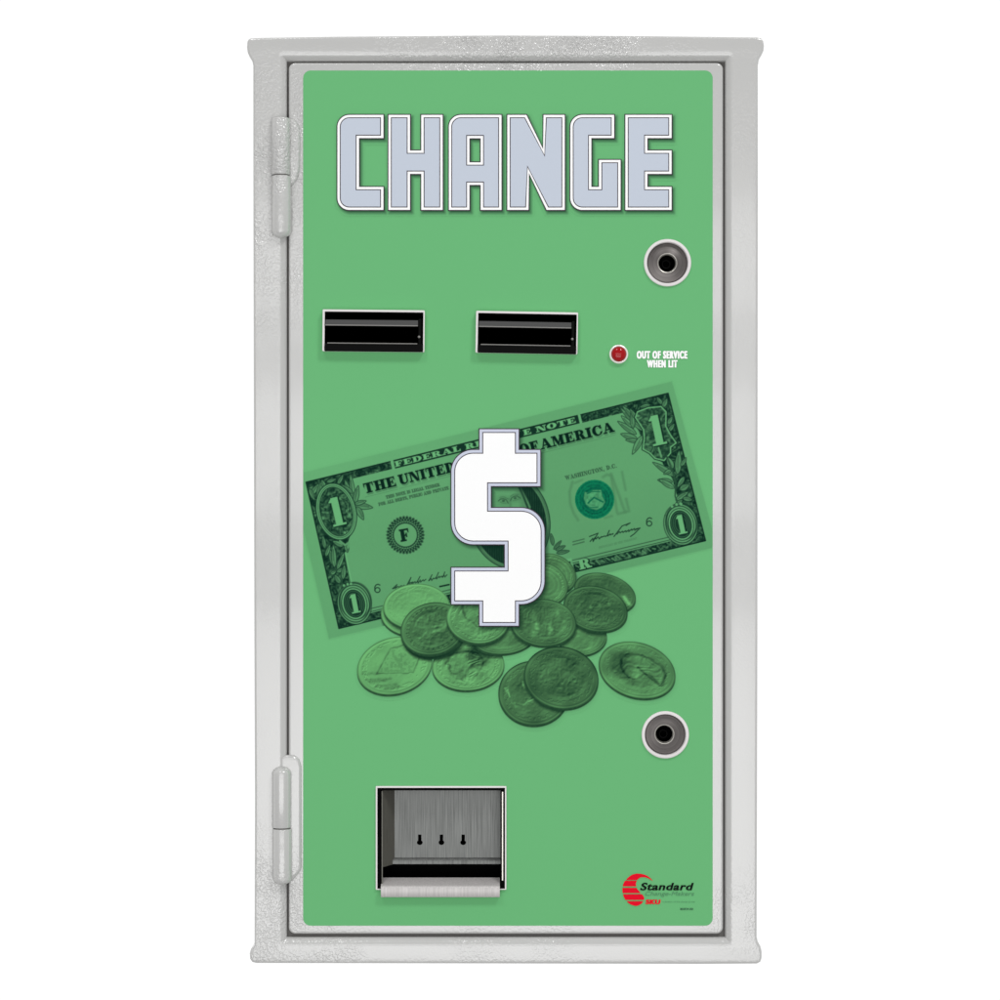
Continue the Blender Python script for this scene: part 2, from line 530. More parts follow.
class Art:
    def __init__(self, x0, y0, x1, y1, step):
        self.x0, self.y0, self.step = x0, y0, step
        self.xs = np.arange(x0, x1 + 1e-6, step); self.ys = np.arange(y0, y1 + 1e-6, step)
        self.X, self.Y = np.meshgrid(self.xs, self.ys)
        self.t = np.ones(self.X.shape)               # tone
        self.tint = np.zeros(self.X.shape)           # amount of the treasury-seal teal
        self.id = np.zeros(self.X.shape, int)
    def box(self, pts, pad=3):
        a = np.array(pts); lo = a.min(0) - pad; hi = a.max(0) + pad
        i0 = max(0, int((lo[0] - self.x0) / self.step)); i1 = min(len(self.xs), int((hi[0] - self.x0) / self.step) + 2)
        j0 = max(0, int((lo[1] - self.y0) / self.step)); j1 = min(len(self.ys), int((hi[1] - self.y0) / self.step) + 2)
        return (slice(j0, max(j1, j0)), slice(i0, max(i1, i0)))
    def put(self, sl, cov, t):
        self.t[sl] = self.t[sl] * (1 - cov) + (t[sl] if isinstance(t, np.ndarray) and t.shape == self.t.shape else t) * cov
    def poly(self, pts, t, a=1.0, aa=0.8):
        sl = self.box(pts, 2 + aa); X, Y = self.X[sl], self.Y[sl]
        if X.size == 0: return
        self.put(sl, a * np.clip(0.5 - sdf_poly(X, Y, pts) / aa, 0, 1), t)
    def line(self, pts, w, t, a=1.0, aa=0.8):
        sl = self.box(pts, w + 2 + aa); X, Y = self.X[sl], self.Y[sl]
        if X.size == 0: return
        self.put(sl, a * np.clip(0.5 - (sdf_line(X, Y, pts) - w / 2) / aa, 0, 1), t)
    def ell(self, cx, cy, rx, ry, deg, t, a=1.0, aa=0.8, ring=None, noise_amp=0):
        r = max(rx, ry)
        sl = self.box([(cx - r, cy - r), (cx + r, cy + r)], 4 + (ring or 0) + aa); X, Y = self.X[sl], self.Y[sl]
        d = sdf_ell(X, Y, cx, cy, rx, ry, deg)
        if ring: d = np.abs(d) - ring / 2
        tt = t
        if noise_amp: tt = t + noise_amp * (engr(X, Y) - 0.45)
        self.put(sl, a * np.clip(0.5 - d / aa, 0, 1), tt)

def engr(X, Y):
    """engraved filigree: swirly ridged noise"""
    w = noise(X, Y, 7, 3) * 9
    a = np.abs(noise(X + w, Y - w, 3.4, 1) - 0.5) * 2
    b = np.abs(noise(X - w, Y + w, 4.2, 2) - 0.5) * 2
    return 0.65 * a + 0.55 * b * b + 0.25 * noise(X, Y, 1.2, 5)

ART = Art(303.6, 376, 712.4, 736, 0.5)
X, Y = ART.X, ART.Y

# --- banknote: paper, frame, ornaments
q00, q10, q11, q01 = (306, 482), (668, 393), (705.6, 541), (339, 628.8)
def bill(u, v):
    """u along the note 0..1, v down the note 0..1, to pixels"""
    return tuple((q00[i] * (1 - u) + q10[i] * u) * (1 - v) + (q01[i] * (1 - u) + q11[i] * u) * v for i in (0, 1))
paper = [bill(-0.036, -0.065), bill(1.018, -0.068), bill(1.026, 1.055), bill(-0.032, 1.05)]
d = sdf_poly(X, Y, paper)
pc = np.clip(0.5 - d / 1.2, 0, 1)
ux = np.clip((X - 306) / 400, 0, 1)
pt = 0.885 - 0.03 * ux - 0.05 * np.clip((Y - 470) / 120, 0, 1) + 0.02 * (noise(X, Y, 40, 8) - 0.5)
mid_dark = np.exp(-((X - 560) / 130.0) ** 2) * 0.03
margin = sdf_poly(X, Y, [q00, q10, q11, q01])
pt = pt + np.where(margin > 0, 0.035, 0) - mid_dark
ART.t = 1 * (1 - pc) + pt * pc
ART.id[pc > 0.5] = 1

E_ = engr(X, Y)
def dark_area(pts, base=0.02, amp=0.66, aa=0.8):
    sl = ART.box(pts, 3); x, y = X[sl], Y[sl]
    cov = np.clip(0.5 - sdf_poly(x, y, pts) / aa, 0, 1)
    ART.put(sl, cov, base + amp * np.clip(E_[sl] - 0.16, 0, 1))

H = 153.0; W = 373.0
def bl(x0, y0, x1, y1):          # rectangle in bill millimetres
    return [bill(x0 / W, y0 / H), bill(x1 / W, y0 / H), bill(x1 / W, y1 / H), bill(x0 / W, y1 / H)]
def bp_(x, y): return bill(x / W, y / H)
dark_area(bl(0, 0, 87, 8))
dark_area(bl(0, 0, 12, 150.5))
dark_area([bp_(0, 0), bp_(48, 0), bp_(44, 12), bp_(40, 40), bp_(32, 62), bp_(22, 80), bp_(20, 112), bp_(14, 120), bp_(0, 120)])
dark_area(bl(0, 118, 24, 152.6))
dark_area(bl(282, 0, 373, 8.5))
dark_area(bl(361, 0, 373, 153))
dark_area([bp_(328, 0), bp_(373, 0), bp_(373, 120), bp_(357, 118), bp_(356, 84), bp_(350, 66), bp_(340, 56), bp_(335, 30)])
dark_area([bp_(0, 145), bp_(373, 145), bp_(373, 153), bp_(0, 153)])
dark_area(bl(340, 118, 373, 153))
for y in (140.6, 143.6):
    ART.line([bp_(24, y), bp_(350, y)], 1.0 if y < 142 else 0.8, 0.42 if y < 142 else 0.3)
ART.line([bp_(0, 0.3), bp_(373, 0.3), bp_(373, 152.6), bp_(0, 152.6), bp_(0, 0.3)], 1.2, 0.06)
# centre name strip
ART.poly(bl(87, -0.6, 90.4, 9), 0.9)
ART.poly(bl(279.5, -0.6, 282.6, 9), 0.9)
ART.poly(bl(90.0, -0.2, 280, 8.4), 0.10)

# --- fat-face letters, unit height, drawn from stems, hairlines and bowls
def _ell(cx, cy, rx, ry, n=28, a0=0, a1=360):
    return [(cx + rx * math.cos(math.radians(a0 + (a1 - a0) * k / n)), cy + ry * math.sin(math.radians(a0 + (a1 - a0) * k / n))) for k in range(n + (0 if a1 - a0 == 360 else 1))]
def _r(x0, y0, x1, y1): return [(x0, y0), (x1, y0), (x1, y1), (x0, y1)]
h = 0.09
SER = {   # y down, 0 top .. 1 base; lists of ('+'/'-', polygon)
    'T': (0.86, [('+', _r(0.29, 0, 0.57, 1)), ('+', _r(0.18, 1 - h, 0.68, 1)), ('+', _r(0.02, 0, 0.84, h)), ('+', [(0.02, 0), (0.1, 0), (0.03, 0.36)]), ('+', [(0.84, 0), (0.76, 0), (0.83, 0.36)])]),
    'H': (0.98, [('+', _r(0.1, 0, 0.36, 1)), ('+', _r(0.62, 0, 0.88, 1)), ('+', _r(0.3, 0.46, 0.7, 0.54)), ('+', _r(0, 0, 0.45, h)), ('+', _r(0.54, 0, 0.98, h)), ('+', _r(0, 1 - h, 0.45, 1)), ('+', _r(0.54, 1 - h, 0.98, 1))]),
    'E': (0.82, [('+', _r(0.1, 0, 0.37, 1)), ('+', _r(0, 0, 0.76, h)), ('+', _r(0, 1 - h, 0.78, 1)), ('+', _r(0.3, 0.46, 0.58, 0.54)), ('+', [(0.76, 0), (0.66, 0), (0.74, 0.3)]), ('+', [(0.8, 1), (0.66, 1), (0.79, 0.68)]), ('+', _r(0.53, 0.34, 0.59, 0.66))]),
    'F': (0.78, [('+', _r(0.1, 0, 0.37, 1)), ('+', _r(0, 0, 0.74, h)), ('+', _r(0, 1 - h, 0.47, 1)), ('+', _r(0.3, 0.48, 0.56, 0.56)), ('+', [(0.74, 0), (0.62, 0), (0.73, 0.32)]), ('+', _r(0.51, 0.36, 0.57, 0.68))]),
    'U': (0.92, [('+', _r(0.1, 0, 0.36, 0.72)), ('+', _ell(0.46, 0.70, 0.36, 0.31)), ('-', _ell(0.55, 0.66, 0.2, 0.25)), ('-', _r(0.36, 0, 0.745, 0.66)), ('+', _r(0.745, 0, 0.82, 0.72)), ('+', _r(0, 0, 0.46, h)), ('+', _r(0.66, 0, 0.92, h))]),
    'N': (0.98, [('+', _r(0.12, 0, 0.19, 1)), ('+', _r(0.8, 0, 0.87, 1)), ('+', [(0.1, 0), (0.4, 0), (0.87, 1), (0.66, 1)]), ('+', _r(0, 0, 0.3, h)), ('+', _r(0.7, 0, 0.98, h)), ('+', _r(0, 1 - h, 0.3, 1))]),
    'I': (0.46, [('+', _r(0.1, 0, 0.36, 1)), ('+', _r(0, 0, 0.46, h)), ('+', _r(0, 1 - h, 0.46, 1))]),
    'D': (0.92, [('+', _ell(0.4, 0.5, 0.48, 0.5)), ('-', _ell(0.4, 0.5, 0.22, 0.42)), ('-', _r(-0.2, -0.1, 0.36, 1.1)), ('+', _r(0.1, 0, 0.36, 1)), ('+', _r(0, 0, 0.4, h)), ('+', _r(0, 1 - h, 0.4, 1))]),
    'O': (0.92, [('+', _ell(0.46, 0.5, 0.45, 0.51)), ('-', _ell(0.46, 0.5, 0.17, 0.43))]),
    'C': (0.88, [('+', _ell(0.46, 0.5, 0.45, 0.51)), ('-', _ell(0.52, 0.5, 0.24, 0.43)), ('-', _r(0.62, 0.32, 1, 0.68)), ('+', _r(0.76, 0.02, 0.84, 0.34))]),
    'G': (0.92, [('+', _ell(0.46, 0.5, 0.45, 0.51)), ('-', _ell(0.52, 0.5, 0.24, 0.43)), ('-', _r(0.62, 0.32, 1, 0.56)), ('+', _r(0.62, 0.54, 0.84, 1)), ('+', _r(0.76, 0.02, 0.84, 0.34))]),
    'A': (0.98, [('+', [(0.36, 0), (0.56, 0), (0.94, 1), (0.66, 1)]), ('+', [(0.4, 0), (0.47, 0), (0.16, 1), (0.09, 1)]), ('+', _r(0.22, 0.62, 0.7, 0.7)), ('+', _r(0, 1 - h, 0.3, 1)), ('+', _r(0.54, 1 - h, 1.0, 1))]),
    'M': (1.12, [('+', _r(0.12, 0, 0.18, 1)), ('+', [(0.1, 0), (0.38, 0), (0.62, 0.8), (0.52, 1)]), ('+', [(0.8, 0), (0.88, 0), (0.56, 1), (0.5, 1)]), ('+', _r(0.76, 0, 1.02, 1)), ('+', _r(0, 0, 0.3, h)), ('+', _r(0.74, 0, 1.12, h)), ('+', _r(0, 1 - h, 0.3, 1)), ('+', _r(0.66, 1 - h, 1.12, 1))]),
    'R': (0.95, [('+', _ell(0.42, 0.27, 0.38, 0.27)), ('-', _ell(0.42, 0.27, 0.15, 0.19)), ('-', _r(-0.2, -0.1, 0.36, 1.1)), ('+', _r(0.1, 0, 0.36, 1)), ('+', _r(0, 0, 0.42, h)), ('+', _r(0, 1 - h, 0.46, 1)), ('+', [(0.42, 0.5), (0.68, 0.5), (0.9, 1), (0.62, 1)]), ('+', _r(0.6, 1 - h, 0.98, 1)), ('+', _r(0.3, 0.46, 0.5, 0.54))]),
    'L': (0.78, [('+', _r(0.1, 0, 0.37, 1)), ('+', _r(0, 0, 0.47, h)), ('+', _r(0, 1 - h, 0.74, 1)), ('+', [(0.75, 1), (0.6, 1), (0.74, 0.62)])]),
    'S': (0.76, [('+', _ell(0.38, 0.28, 0.34, 0.29)), ('-', _ell(0.42, 0.27, 0.17, 0.19)), ('-', _r(0.4, 0.2, 0.8, 0.42)), ('+', _ell(0.38, 0.72, 0.36, 0.29)), ('-', _ell(0.32, 0.73, 0.17, 0.2)), ('-', _r(-0.1, 0.58, 0.34, 0.8)), ('+', [(0.1, 0.3), (0.3, 0.3), (0.68, 0.66), (0.5, 0.72)]), ('+', _r(0.6, 0.02, 0.67, 0.32)), ('+', _r(0.04, 0.68, 0.1, 0.98))]),
    'V': (0.96, [('+', [(0.06, 0), (0.34, 0), (0.6, 0.8), (0.48, 1)]), ('+', [(0.8, 0), (0.88, 0), (0.54, 1), (0.46, 1)]), ('+', _r(0, 0, 0.42, h)), ('+', _r(0.66, 0, 0.98, h))]),
    'W': (1.3, [('+', [(0.04, 0), (0.28, 0), (0.5, 0.8), (0.4, 1)]), ('+', [(0.62, 0), (0.7, 0), (0.46, 1), (0.38, 1)]), ('+', [(0.5, 0), (0.76, 0), (0.98, 0.8), (0.86, 1)]), ('+', [(1.14, 0), (1.2, 0), (0.94, 1), (0.84, 1)]), ('+', _r(0, 0, 0.36, h)), ('+', _r(1.0, 0, 1.3, h))]),
    'B': (0.88, [('+', _ell(0.42, 0.27, 0.36, 0.27)), ('-', _ell(0.42, 0.27, 0.13, 0.19)), ('+', _ell(0.42, 0.75, 0.42, 0.27)), ('-', _ell(0.42, 0.75, 0.17, 0.18)), ('-', _r(-0.2, -0.1, 0.36, 1.1)), ('+', _r(0.1, 0, 0.36, 1)), ('+', _r(0, 0, 0.42, h)), ('+', _r(0, 1 - h, 0.42, 1))]),
    'P': (0.84, [('+', _ell(0.42, 0.29, 0.4, 0.29)), ('-', _ell(0.42, 0.29, 0.15, 0.2)), ('-', _r(-0.2, -0.1, 0.36, 1.1)), ('+', _r(0.1, 0, 0.36, 1)), ('+', _r(0, 0, 0.42, h)), ('+', _r(0, 1 - h, 0.46, 1))]),
    '1': (0.6, [('+', _r(0.16, 0.0, 0.45, 1)), ('+', [(0.04, 0.14), (0.18, 0.0), (0.3, 0.0), (0.2, 0.16)]), ('+', _r(0.02, 0.95, 0.6, 1.0))]),
    ',': (0.3, [('+', _r(0.08, 0.8, 0.24, 1.15))]),
    '.': (0.3, [('+', _r(0.08, 0.82, 0.24, 1.0))]),
    ' ': (0.45, []),
}
def serif(text, x, y, x_end, hgt, deg, t, lean=0.0, aa=0.8, a=1.0, gap=0.1, dx=0, dy=0, bold=0.0):
    """baseline starts at (x, y); spread to reach x_end along the slope"""
    c, s = math.cos(math.radians(deg)), math.sin(math.radians(deg))
    adv = sum(SER[ch][0] + gap for ch in text) - gap
    total = (x_end - x) / c
    kx = total / adv
    pos = 0
    for ch in text:
        w, prims = SER[ch]
        if prims:
            def tr(p):
                lx = pos * kx + p[0] * kx + lean * (1 - p[1]) * hgt; ly = (p[1] - 1) * hgt
                return (x + dx + lx * c - ly * s, y + dy + lx * s + ly * c)
            allp = [tr(p) for _, pp in prims for p in pp]
            sl = ART.box(allp, 2); xx, yy = X[sl], Y[sl]
            if xx.size:
                dd = np.full(xx.shape, 1e9)
                for sg, pp in prims:
                    e = sdf_poly(xx, yy, [tr(p) for p in pp])
                    dd = np.minimum(dd, e) if sg == '+' else np.maximum(dd, -e)
                ART.put(sl, a * np.clip(0.5 - (dd - bold) / aa, 0, 1), t)
        pos += w + gap

SL = -13.9
def base(x): return 489.6 - (x - 381) * 0.2500
for txt, xa, xb in (("THE", 365.2, 396.5), ("UNITED", 400, 456), ("OF", 520.5, 539.5), ("AMERICA", 541.5, 614.5)):
    serif(txt, xa, base(xa), xb, 9.8, SL, 0.62, dx=1.0, dy=1.6, bold=0.2)      # engraver's ghost shade
    serif(txt, xa, base(xa), xb, 9.8, SL, 0.88, dx=0.5, dy=0.5, bold=0.15)
    serif(txt, xa, base(xa), xb, 9.8, SL, 0.0, bold=0.28)
    ART.line([(xa, base(xa) + 3.6), (xb + 1, base(xb) + 3.6)], 0.5, 0.6, a=0.7)
def sb(x): return 467.2 - (x - 394) * 0.2455
for txt, xa, xb in (("FEDERAL", 395.5, 461), ("RESERV", 466, 521), ("E", 524, 531.5), ("NOTE", 536.5, 576)):
    serif(txt, xa, sb(xa), xb, 5.2, SL, 0.97, aa=0.9, bold=0.22)
serif("THIS NOTE IS LEGAL TENDER", 386.3, 498.8, 440, 3.1, SL + 0.6, 0.20, aa=1.0, a=0.85, bold=0.06)
serif("FOR ALL DEBTS, PUBLIC AND PRIVATE", 379, 505.9, 449, 3.1, SL + 0.6, 0.20, aa=1.0, a=0.85, bold=0.06)
serif("WASHINGTON, D.C.", 565.6, 480.2, 617, 4.2, SL, 0.18, aa=0.9, a=0.85)

# --- leaves
def leaf(x0, y0, x1, y1, w, fill=0.72, edge=0.16, bend=0.0, vein=True):
    dx, dy = x1 - x0, y1 - y0; L_ = math.hypot(dx, dy); nx, ny = -dy / L_, dx / L_
    up, dn, mid = [], [], []
    for k in range(11):
        t = k / 10; b = math.sin(math.pi * t) * bend
        ww = w / 2 * math.sin(math.pi * t ** 0.8) ** 0.85
        cx, cy = x0 + dx * t + nx * b, y0 + dy * t + ny * b
        up.append((cx + nx * ww, cy + ny * ww)); dn.append((cx - nx * ww, cy - ny * ww)); mid.append((cx, cy))
    pl = up + dn[::-1]
    ART.line(pl + pl[:1], 1.5, edge, a=0.85)
    ART.poly(pl, fill, a=0.95)
    if vein:
        ART.line(mid[1:9], 0.6, edge + 0.12, a=0.8)
        half = [((a[0] + m[0]) / 2, (a[1] + m[1]) / 2) for a, m in zip(dn, mid)]
        ART.line(half[3:9], 1.2, edge + 0.2, a=0.5)

# upper left medallion and spray
for a in [(311, 495, 319, 484, 4.5), (318, 498, 321.5, 481.5, 4.4), (325, 488, 322, 480, 3.5), (309.5, 489, 314.5, 500, 3.4), (327, 482, 336, 479, 3), (338, 484, 343, 475, 3.2),
          (353.5, 503, 345, 480, 5.0), (354, 504, 350.5, 474.5, 4.6), (354.5, 504, 358.3, 486, 4.8), (352.8, 493, 342, 485, 3),
          (354.5, 505, 372.5, 507.6, 5.6), (357, 507, 363.5, 519.5, 5.0), (355, 504, 366, 501, 3.6)]:
    leaf(*a, fill=0.70 + 0.12 * random.random())
def medallion(cx, cy, rx, ry, deg):
    ART.ell(cx, cy, rx + 2.2, ry + 2.2, deg, 0.14, a=0.75)
    ART.ell(cx, cy, rx + 1.0, ry + 1.0, deg, 0.86)
    ART.ell(cx, cy, rx - 0.6, ry - 0.6, deg, 0.35, ring=0.7)
    ART.ell(cx, cy, rx - 1.9, ry - 1.9, deg, 0.12)
    ART.ell(cx, cy, rx - 2.6, ry - 2.6, deg, 0.30, noise_amp=0.75)
medallion(336.3, 511.6, 18.2, 27.2, -14)
def one(cx, cy, hh, ww, deg, t=0.95):
    c, s = math.cos(math.radians(deg)), math.sin(math.radians(deg))
    serif("1", cx - ww / 2 * c - hh / 2 * s, cy - ww / 2 * s + hh / 2 * c, cx + ww / 2 * c - hh / 2 * s, hh, deg, 0.04, bold=1.0, dx=0.9, dy=0.3)
    serif("1", cx - ww / 2 * c - hh / 2 * s, cy - ww / 2 * s + hh / 2 * c, cx + ww / 2 * c - hh / 2 * s, hh, deg, t, bold=0.35)
one(336.8, 511.5, 28, 13.5, -13)
# spray below the medallion
for a in [(343, 546, 333, 541, 4.2), (346, 545, 347.5, 552, 3.8), (334, 566, 329.5, 549, 4.4), (334.5, 567, 333.3, 545, 4.2), (337.5, 569, 344, 553, 3.6),
          (337, 572, 345, 568, 3.2), (343, 579, 344.5, 565, 4.0), (331, 574, 336, 571, 3.0), (340, 583, 335, 575, 4.2), (326, 556, 330, 545, 3.2), (325, 548, 323, 536, 3.2)]:
    leaf(*a, fill=0.68 + 0.12 * random.random())
ART.line([(340, 541), (345, 545), (348.5, 543), (348, 547.5)], 2.0, 0.78)
ART.line([(345.5, 553), (351.5, 582)], 1.1, 0.94)
ART.line([(344.3, 554), (350, 582)], 0.7, 0.25)
def rosette(cx, cy, deg):
    ART.ell(cx, cy, 17.6, 21.4, deg, 0.12, a=0.55)
    ART.ell(cx, cy, 16.4, 20.4, deg, 0.80)
    ART.ell(cx, cy, 15.0, 18.6, deg, 0.22, ring=1.0)
    ART.ell(cx + 1.0, cy - 3.0, 15.4, 18.0, deg, 0.10, a=0.55, ring=2.2)
    ART.ell(cx, cy, 12.9, 16.4, deg, 0.16)
    ART.ell(cx, cy, 12.1, 15.6, deg, 0.92)
    ART.ell(cx, cy, 10.8, 14.3, deg, 0.14)
    for r in (9.4, 7.6, 5.8):
        ART.ell(cx, cy, r, r * 1.36, deg, 0.52, ring=0.7, a=0.8)
    one(cx + 0.3, cy, 18.5, 8.6, deg + 1)
rosette(354.4, 603.6, -12)
rosette(680.9, 524.4, -13)
for p in [(344, 585.5), (347.6, 584.2), (351, 583.8)]:
    ART.ell(p[0], p[1], 1.2, 1.2, 0, 0.9)
# upper right shield and laurel
for a in [(643, 431, 620.5, 408, 5), (640, 423, 622.5, 406, 4.6), (636, 434, 618, 421.5, 5), (633.5, 427.5, 621.5, 416, 4.2), (637, 439, 621, 434, 5.4), (640, 441.5, 626, 440, 3.6),
          (642, 436, 632.5, 454, 5.4), (633, 428, 631.5, 412, 4), (637.5, 420, 630, 409, 3.2), (650, 405, 640, 407, 3.2), (662, 404, 657, 397.5, 3.2), (663, 407, 667, 399, 4),
          (668, 424, 672, 417, 3.4), (669, 431, 674, 424, 3.4)]:
    leaf(*a, fill=0.70 + 0.12 * random.random())
sh = Z([(340, 290), (440, 252), (555, 242), (600, 290), (598, 420), (640, 500), (692, 572), (640, 612), (642, 662), (582, 732), (500, 712), (452, 662), (390, 628), (402, 530), (395, 450), (322, 340)], 9.09, 600, 380)
ART.line(sh + sh[:1], 3.0, 0.10)
ART.poly(sh, 0.2)
sl = ART.box(sh); ART.put(sl, np.clip(0.5 - sdf_poly(X[sl], Y[sl], sh) / 0.8, 0, 1), 0.12 + 0.62 * np.clip(E_[sl] - 0.1, 0, 1))
ART.line(sh + sh[:1], 1.2, 0.92)
one(657.0, 430.2, 29.5, 14, -12)
ART.line([(658.5, 448), (661.3, 456.8)], 1.8, 0.8)
for a in [(675, 476, 653, 462.5, 5.2), (673, 468, 667, 457, 5.4), (677.5, 474, 679, 451, 6.0), (672, 482, 658, 480, 4.6), (674, 488, 659.5, 479.5, 4.8), (684, 477, 677.5, 487, 4.0),
          (680, 489.5, 689, 485, 5.6), (676, 500, 688, 492, 4.2), (676, 505, 682, 500, 3.8), (671, 470, 664, 474, 3.4), (681, 466, 686, 458, 3.2), (683, 498, 692, 500, 4)]:
    leaf(*a, fill=0.66 + 0.14 * random.random())
ART.line([(667, 457), (672, 470), (675.5, 482), (675, 496), (678, 505)], 1.4, 0.3)
for p in [(672, 506.5), (676.5, 504.5), (681, 504)]:
    ART.ell(p[0], p[1], 1.3, 1.3, 0, 0.88)
for k in range(22):                       # lettering blocks in the lower border
    u0 = 232 + k * 5.2
    ART.line([bp_(u0, 146.5 + (k % 2) * 1.4), bp_(u0 + 2.6, 151 - (k % 3))], 1.3, 0.72 if k < 18 else 0.5, a=0.85)
ART.poly(bl(216, 138, 240, 141.3), 0.90)
ART.poly(bl(217, 141.0, 238, 143.2), 0.03)
ART.poly(bl(221, 143.2, 240, 153.5), 0.86)
ART.poly(bl(221.5, 151.4, 237, 153.4), 0.03)
serif("R", 580.0, 569.6, 591.5, 9.6, SL, 0.04, bold=0.9, dx=0.9, dy=0.2)
serif("R", 580.0, 569.6, 591.5, 9.6, SL, 0.93, bold=0.3)
# corner sprig beside the portrait
for a in [(553, 545, 551, 534, 3.0), (556, 550, 565, 546, 3.2), (557, 553, 569, 551, 3.2), (554, 549, 561, 541, 2.6)]:
    leaf(*a, fill=0.6)

# --- bank seal with its letter
cx, cy = 405.4, 535.0
sl = ART.box([(cx - 22, cy - 22), (cx + 22, cy + 22)]); xx, yy = X[sl], Y[sl]
rr_ = np.hypot(xx - cx, yy - cy); th = np.arctan2(yy - cy, xx - cx)
edge_r = 19.3 + 0.8 * np.cos(th * 34)
cov = np.clip((edge_r - rr_) / 0.8, 0, 1) * np.clip((rr_ - 11.4) / 0.8, 0, 1)
pat = 0.5 + 0.5 * np.cos(th * 34) * np.cos((rr_ - 15.2) * 1.5)
ART.put(sl, cov * 0.95, 0.04 + 0.62 * pat ** 1.4)
ART.ell(cx, cy, 11.9, 11.9, 0, 0.22, ring=0.9)
ART.ell(cx, cy, 13.4, 13.4, 0, 0.75, ring=0.6)
serif("F", 401.2, 541.6, 410.2, 11.8, -10, 0.04, bold=0.35)

# --- treasury seal over the ghosted ONE
for pts, w in (([(572.5, 482), (569.6, 492), (570.2, 503), (573.5, 513), (578, 520)], 2.6), ([(603, 477), (607, 474.6), (611, 476), (617, 512)], 2.6), ([(611, 474), (625, 512)], 2.8), ([(622, 472), (625.5, 490)], 2.2),
               ([(626, 499), (629, 511), (618, 514)], 2.6), ([(605, 518), (612, 516)], 2.0), ([(582, 480), (575, 483)], 1.6)):
    ART.line(pts, w, 0.66, a=0.72, aa=2.2)
c0, c1 = 594.6, 499.4
sl = ART.box([(c0 - 22, c1 - 22), (c0 + 22, c1 + 22)]); xx, yy = X[sl], Y[sl]
rr_ = np.hypot(xx - c0, yy - c1); th = np.arctan2(yy - c1, xx - c0)
cov = np.clip(0.5 + (19.6 + 0.08 * np.cos(40 * th) - rr_) / 0.9, 0, 1)
shd = Z([(370, 262), (400, 272), (440, 248), (510, 246), (522, 300), (545, 350), (520, 395), (470, 420), (420, 405), (380, 370), (362, 320)], 8.33, 540, 460)
ds = sdf_poly(xx, yy, shd)
st = 0.72 + 0.16 * np.cos((rr_ - 16) * 1.9) + 0.36 * (noise(xx, yy, 1.5, 4) - 0.5) - 0.28 * np.exp(-((rr_ - 12.2) / 1.3) ** 2)
st = np.where((rr_ > 13.5) & (rr_ < 17.5), st - 0.18 * (noise(th * 16 + 50, rr_, 1.0, 6) > 0.62), st)
inn = np.clip(0.5 - ds / 1.2, 0, 1)
st = st * (1 - inn) + inn * (0.86 + 0.34 * (noise(xx, yy, 1.8, 9) - 0.5))
ART.put(sl, cov, st)
ART.tint[sl] = np.maximum(ART.tint[sl], cov * (1 - 0.72 * inn))
def teal(pts, w):
    sl = ART.box(pts, 3)
    c_ = np.clip(0.5 - (sdf_line(X[sl], Y[sl], pts) - w / 2) / 0.9, 0, 1)
    ART.t[sl] = ART.t[sl] * (1 - c_) + 0.55 * c_; ART.tint[sl] = np.maximum(ART.tint[sl], c_ * 0.9)
teal([(588, 503), (594, 497.5), (603, 502)], 1.6)
teal([(587, 494), (592, 491.5), (600, 491.8)], 1.0)
teal([(590, 507.5), (598, 507)], 0.9)
teal(shd + shd[:1], 0.9)

# --- portrait oval
pcx, pcy, prx, pry, pdeg = 509.5, 520.5, 40.5, 49.5, -14
ART.ell(pcx, pcy, prx, pry, pdeg, 0.25)
ART.ell(pcx, pcy, prx - 1.2, pry - 1.2, pdeg, 0.62)
ART.ell(pcx, pcy, prx - 2.2, pry - 2.2, pdeg, 0.45, ring=0.7)
sl = ART.box([(455, 460), (560, 580)]); xx, yy = X[sl], Y[sl]
dd = sdf_ell(xx, yy, pcx, pcy, prx - 4.2, pry - 4.2, pdeg)
cov = np.clip(0.5 - dd / 0.9, 0, 1)
hat = 0.06 + 0.12 * (0.5 + 0.5 * np.sin(xx * 2.7 + noise(xx, yy, 5) * 2)) * (0.4 + noise(xx, yy, 4, 2))
ART.put(sl, cov, hat)
face = [(488, 478), (519, 484), (523, 492), (527, 499), (530.5, 507), (527, 530), (512, 541), (496, 536), (487, 515), (484, 495)]
ART.poly(face, 0.86, aa=2.0)
ART.line([(519.5, 488), (524, 498), (528, 508)], 2.2, 0.14, aa=1.6)
ART.ell(504, 500.5, 6.5, 4.5, 10, 0.70, a=0.6, aa=5)
ART.ell(515, 498.2, 6, 4.2, -14, 0.70, a=0.6, aa=5)
ART.line([(509.6, 499), (510.6, 506), (509, 511), (512, 513)], 2.2, 0.66, a=0.7, aa=2.5)
ART.line([(519, 492), (522, 500), (524, 508)], 5, 0.55, a=0.5, aa=5)
for cx_, cy_, tl in ((503.6, 501.2, 10), (515.4, 498.4, -16)):
    c, s = math.cos(math.radians(tl)), math.sin(math.radians(tl))
    R2 = lambda a, b: (cx_ + a * c - b * s, cy_ + a * s + b * c)
    ART.line([R2(-5.2, 0.6), R2(-3.4, -1.6), R2(-0.6, -2.4), R2(2.4, -1.8), R2(4.8, 1.2)], 1.1, 0.34, a=0.7)
    ART.line([R2(-4.2, -3.2), R2(-0.5, -4.4), R2(4.0, -3.0)], 1.0, 0.5, a=0.6)
    ART.ell(*R2(-0.2, -0.3), 1.5, 1.1, 0, 0.30, a=0.7)
    ART.line([R2(-3.0, 1.5), R2(0, 2.0), R2(2.8, 1.5)], 0.9, 0.56, a=0.6)
sl = ART.box([(484, 478), (532, 520)]); xx, yy = X[sl], Y[sl]
fm = np.clip(0.5 - sdf_poly(xx, yy, face) / 2.0, 0, 1)
ART.t[sl] *= 1 - fm * 0.10 * (0.5 + 0.5 * np.sin(yy * 4.2 + (xx - 505) ** 2 * 0.012))

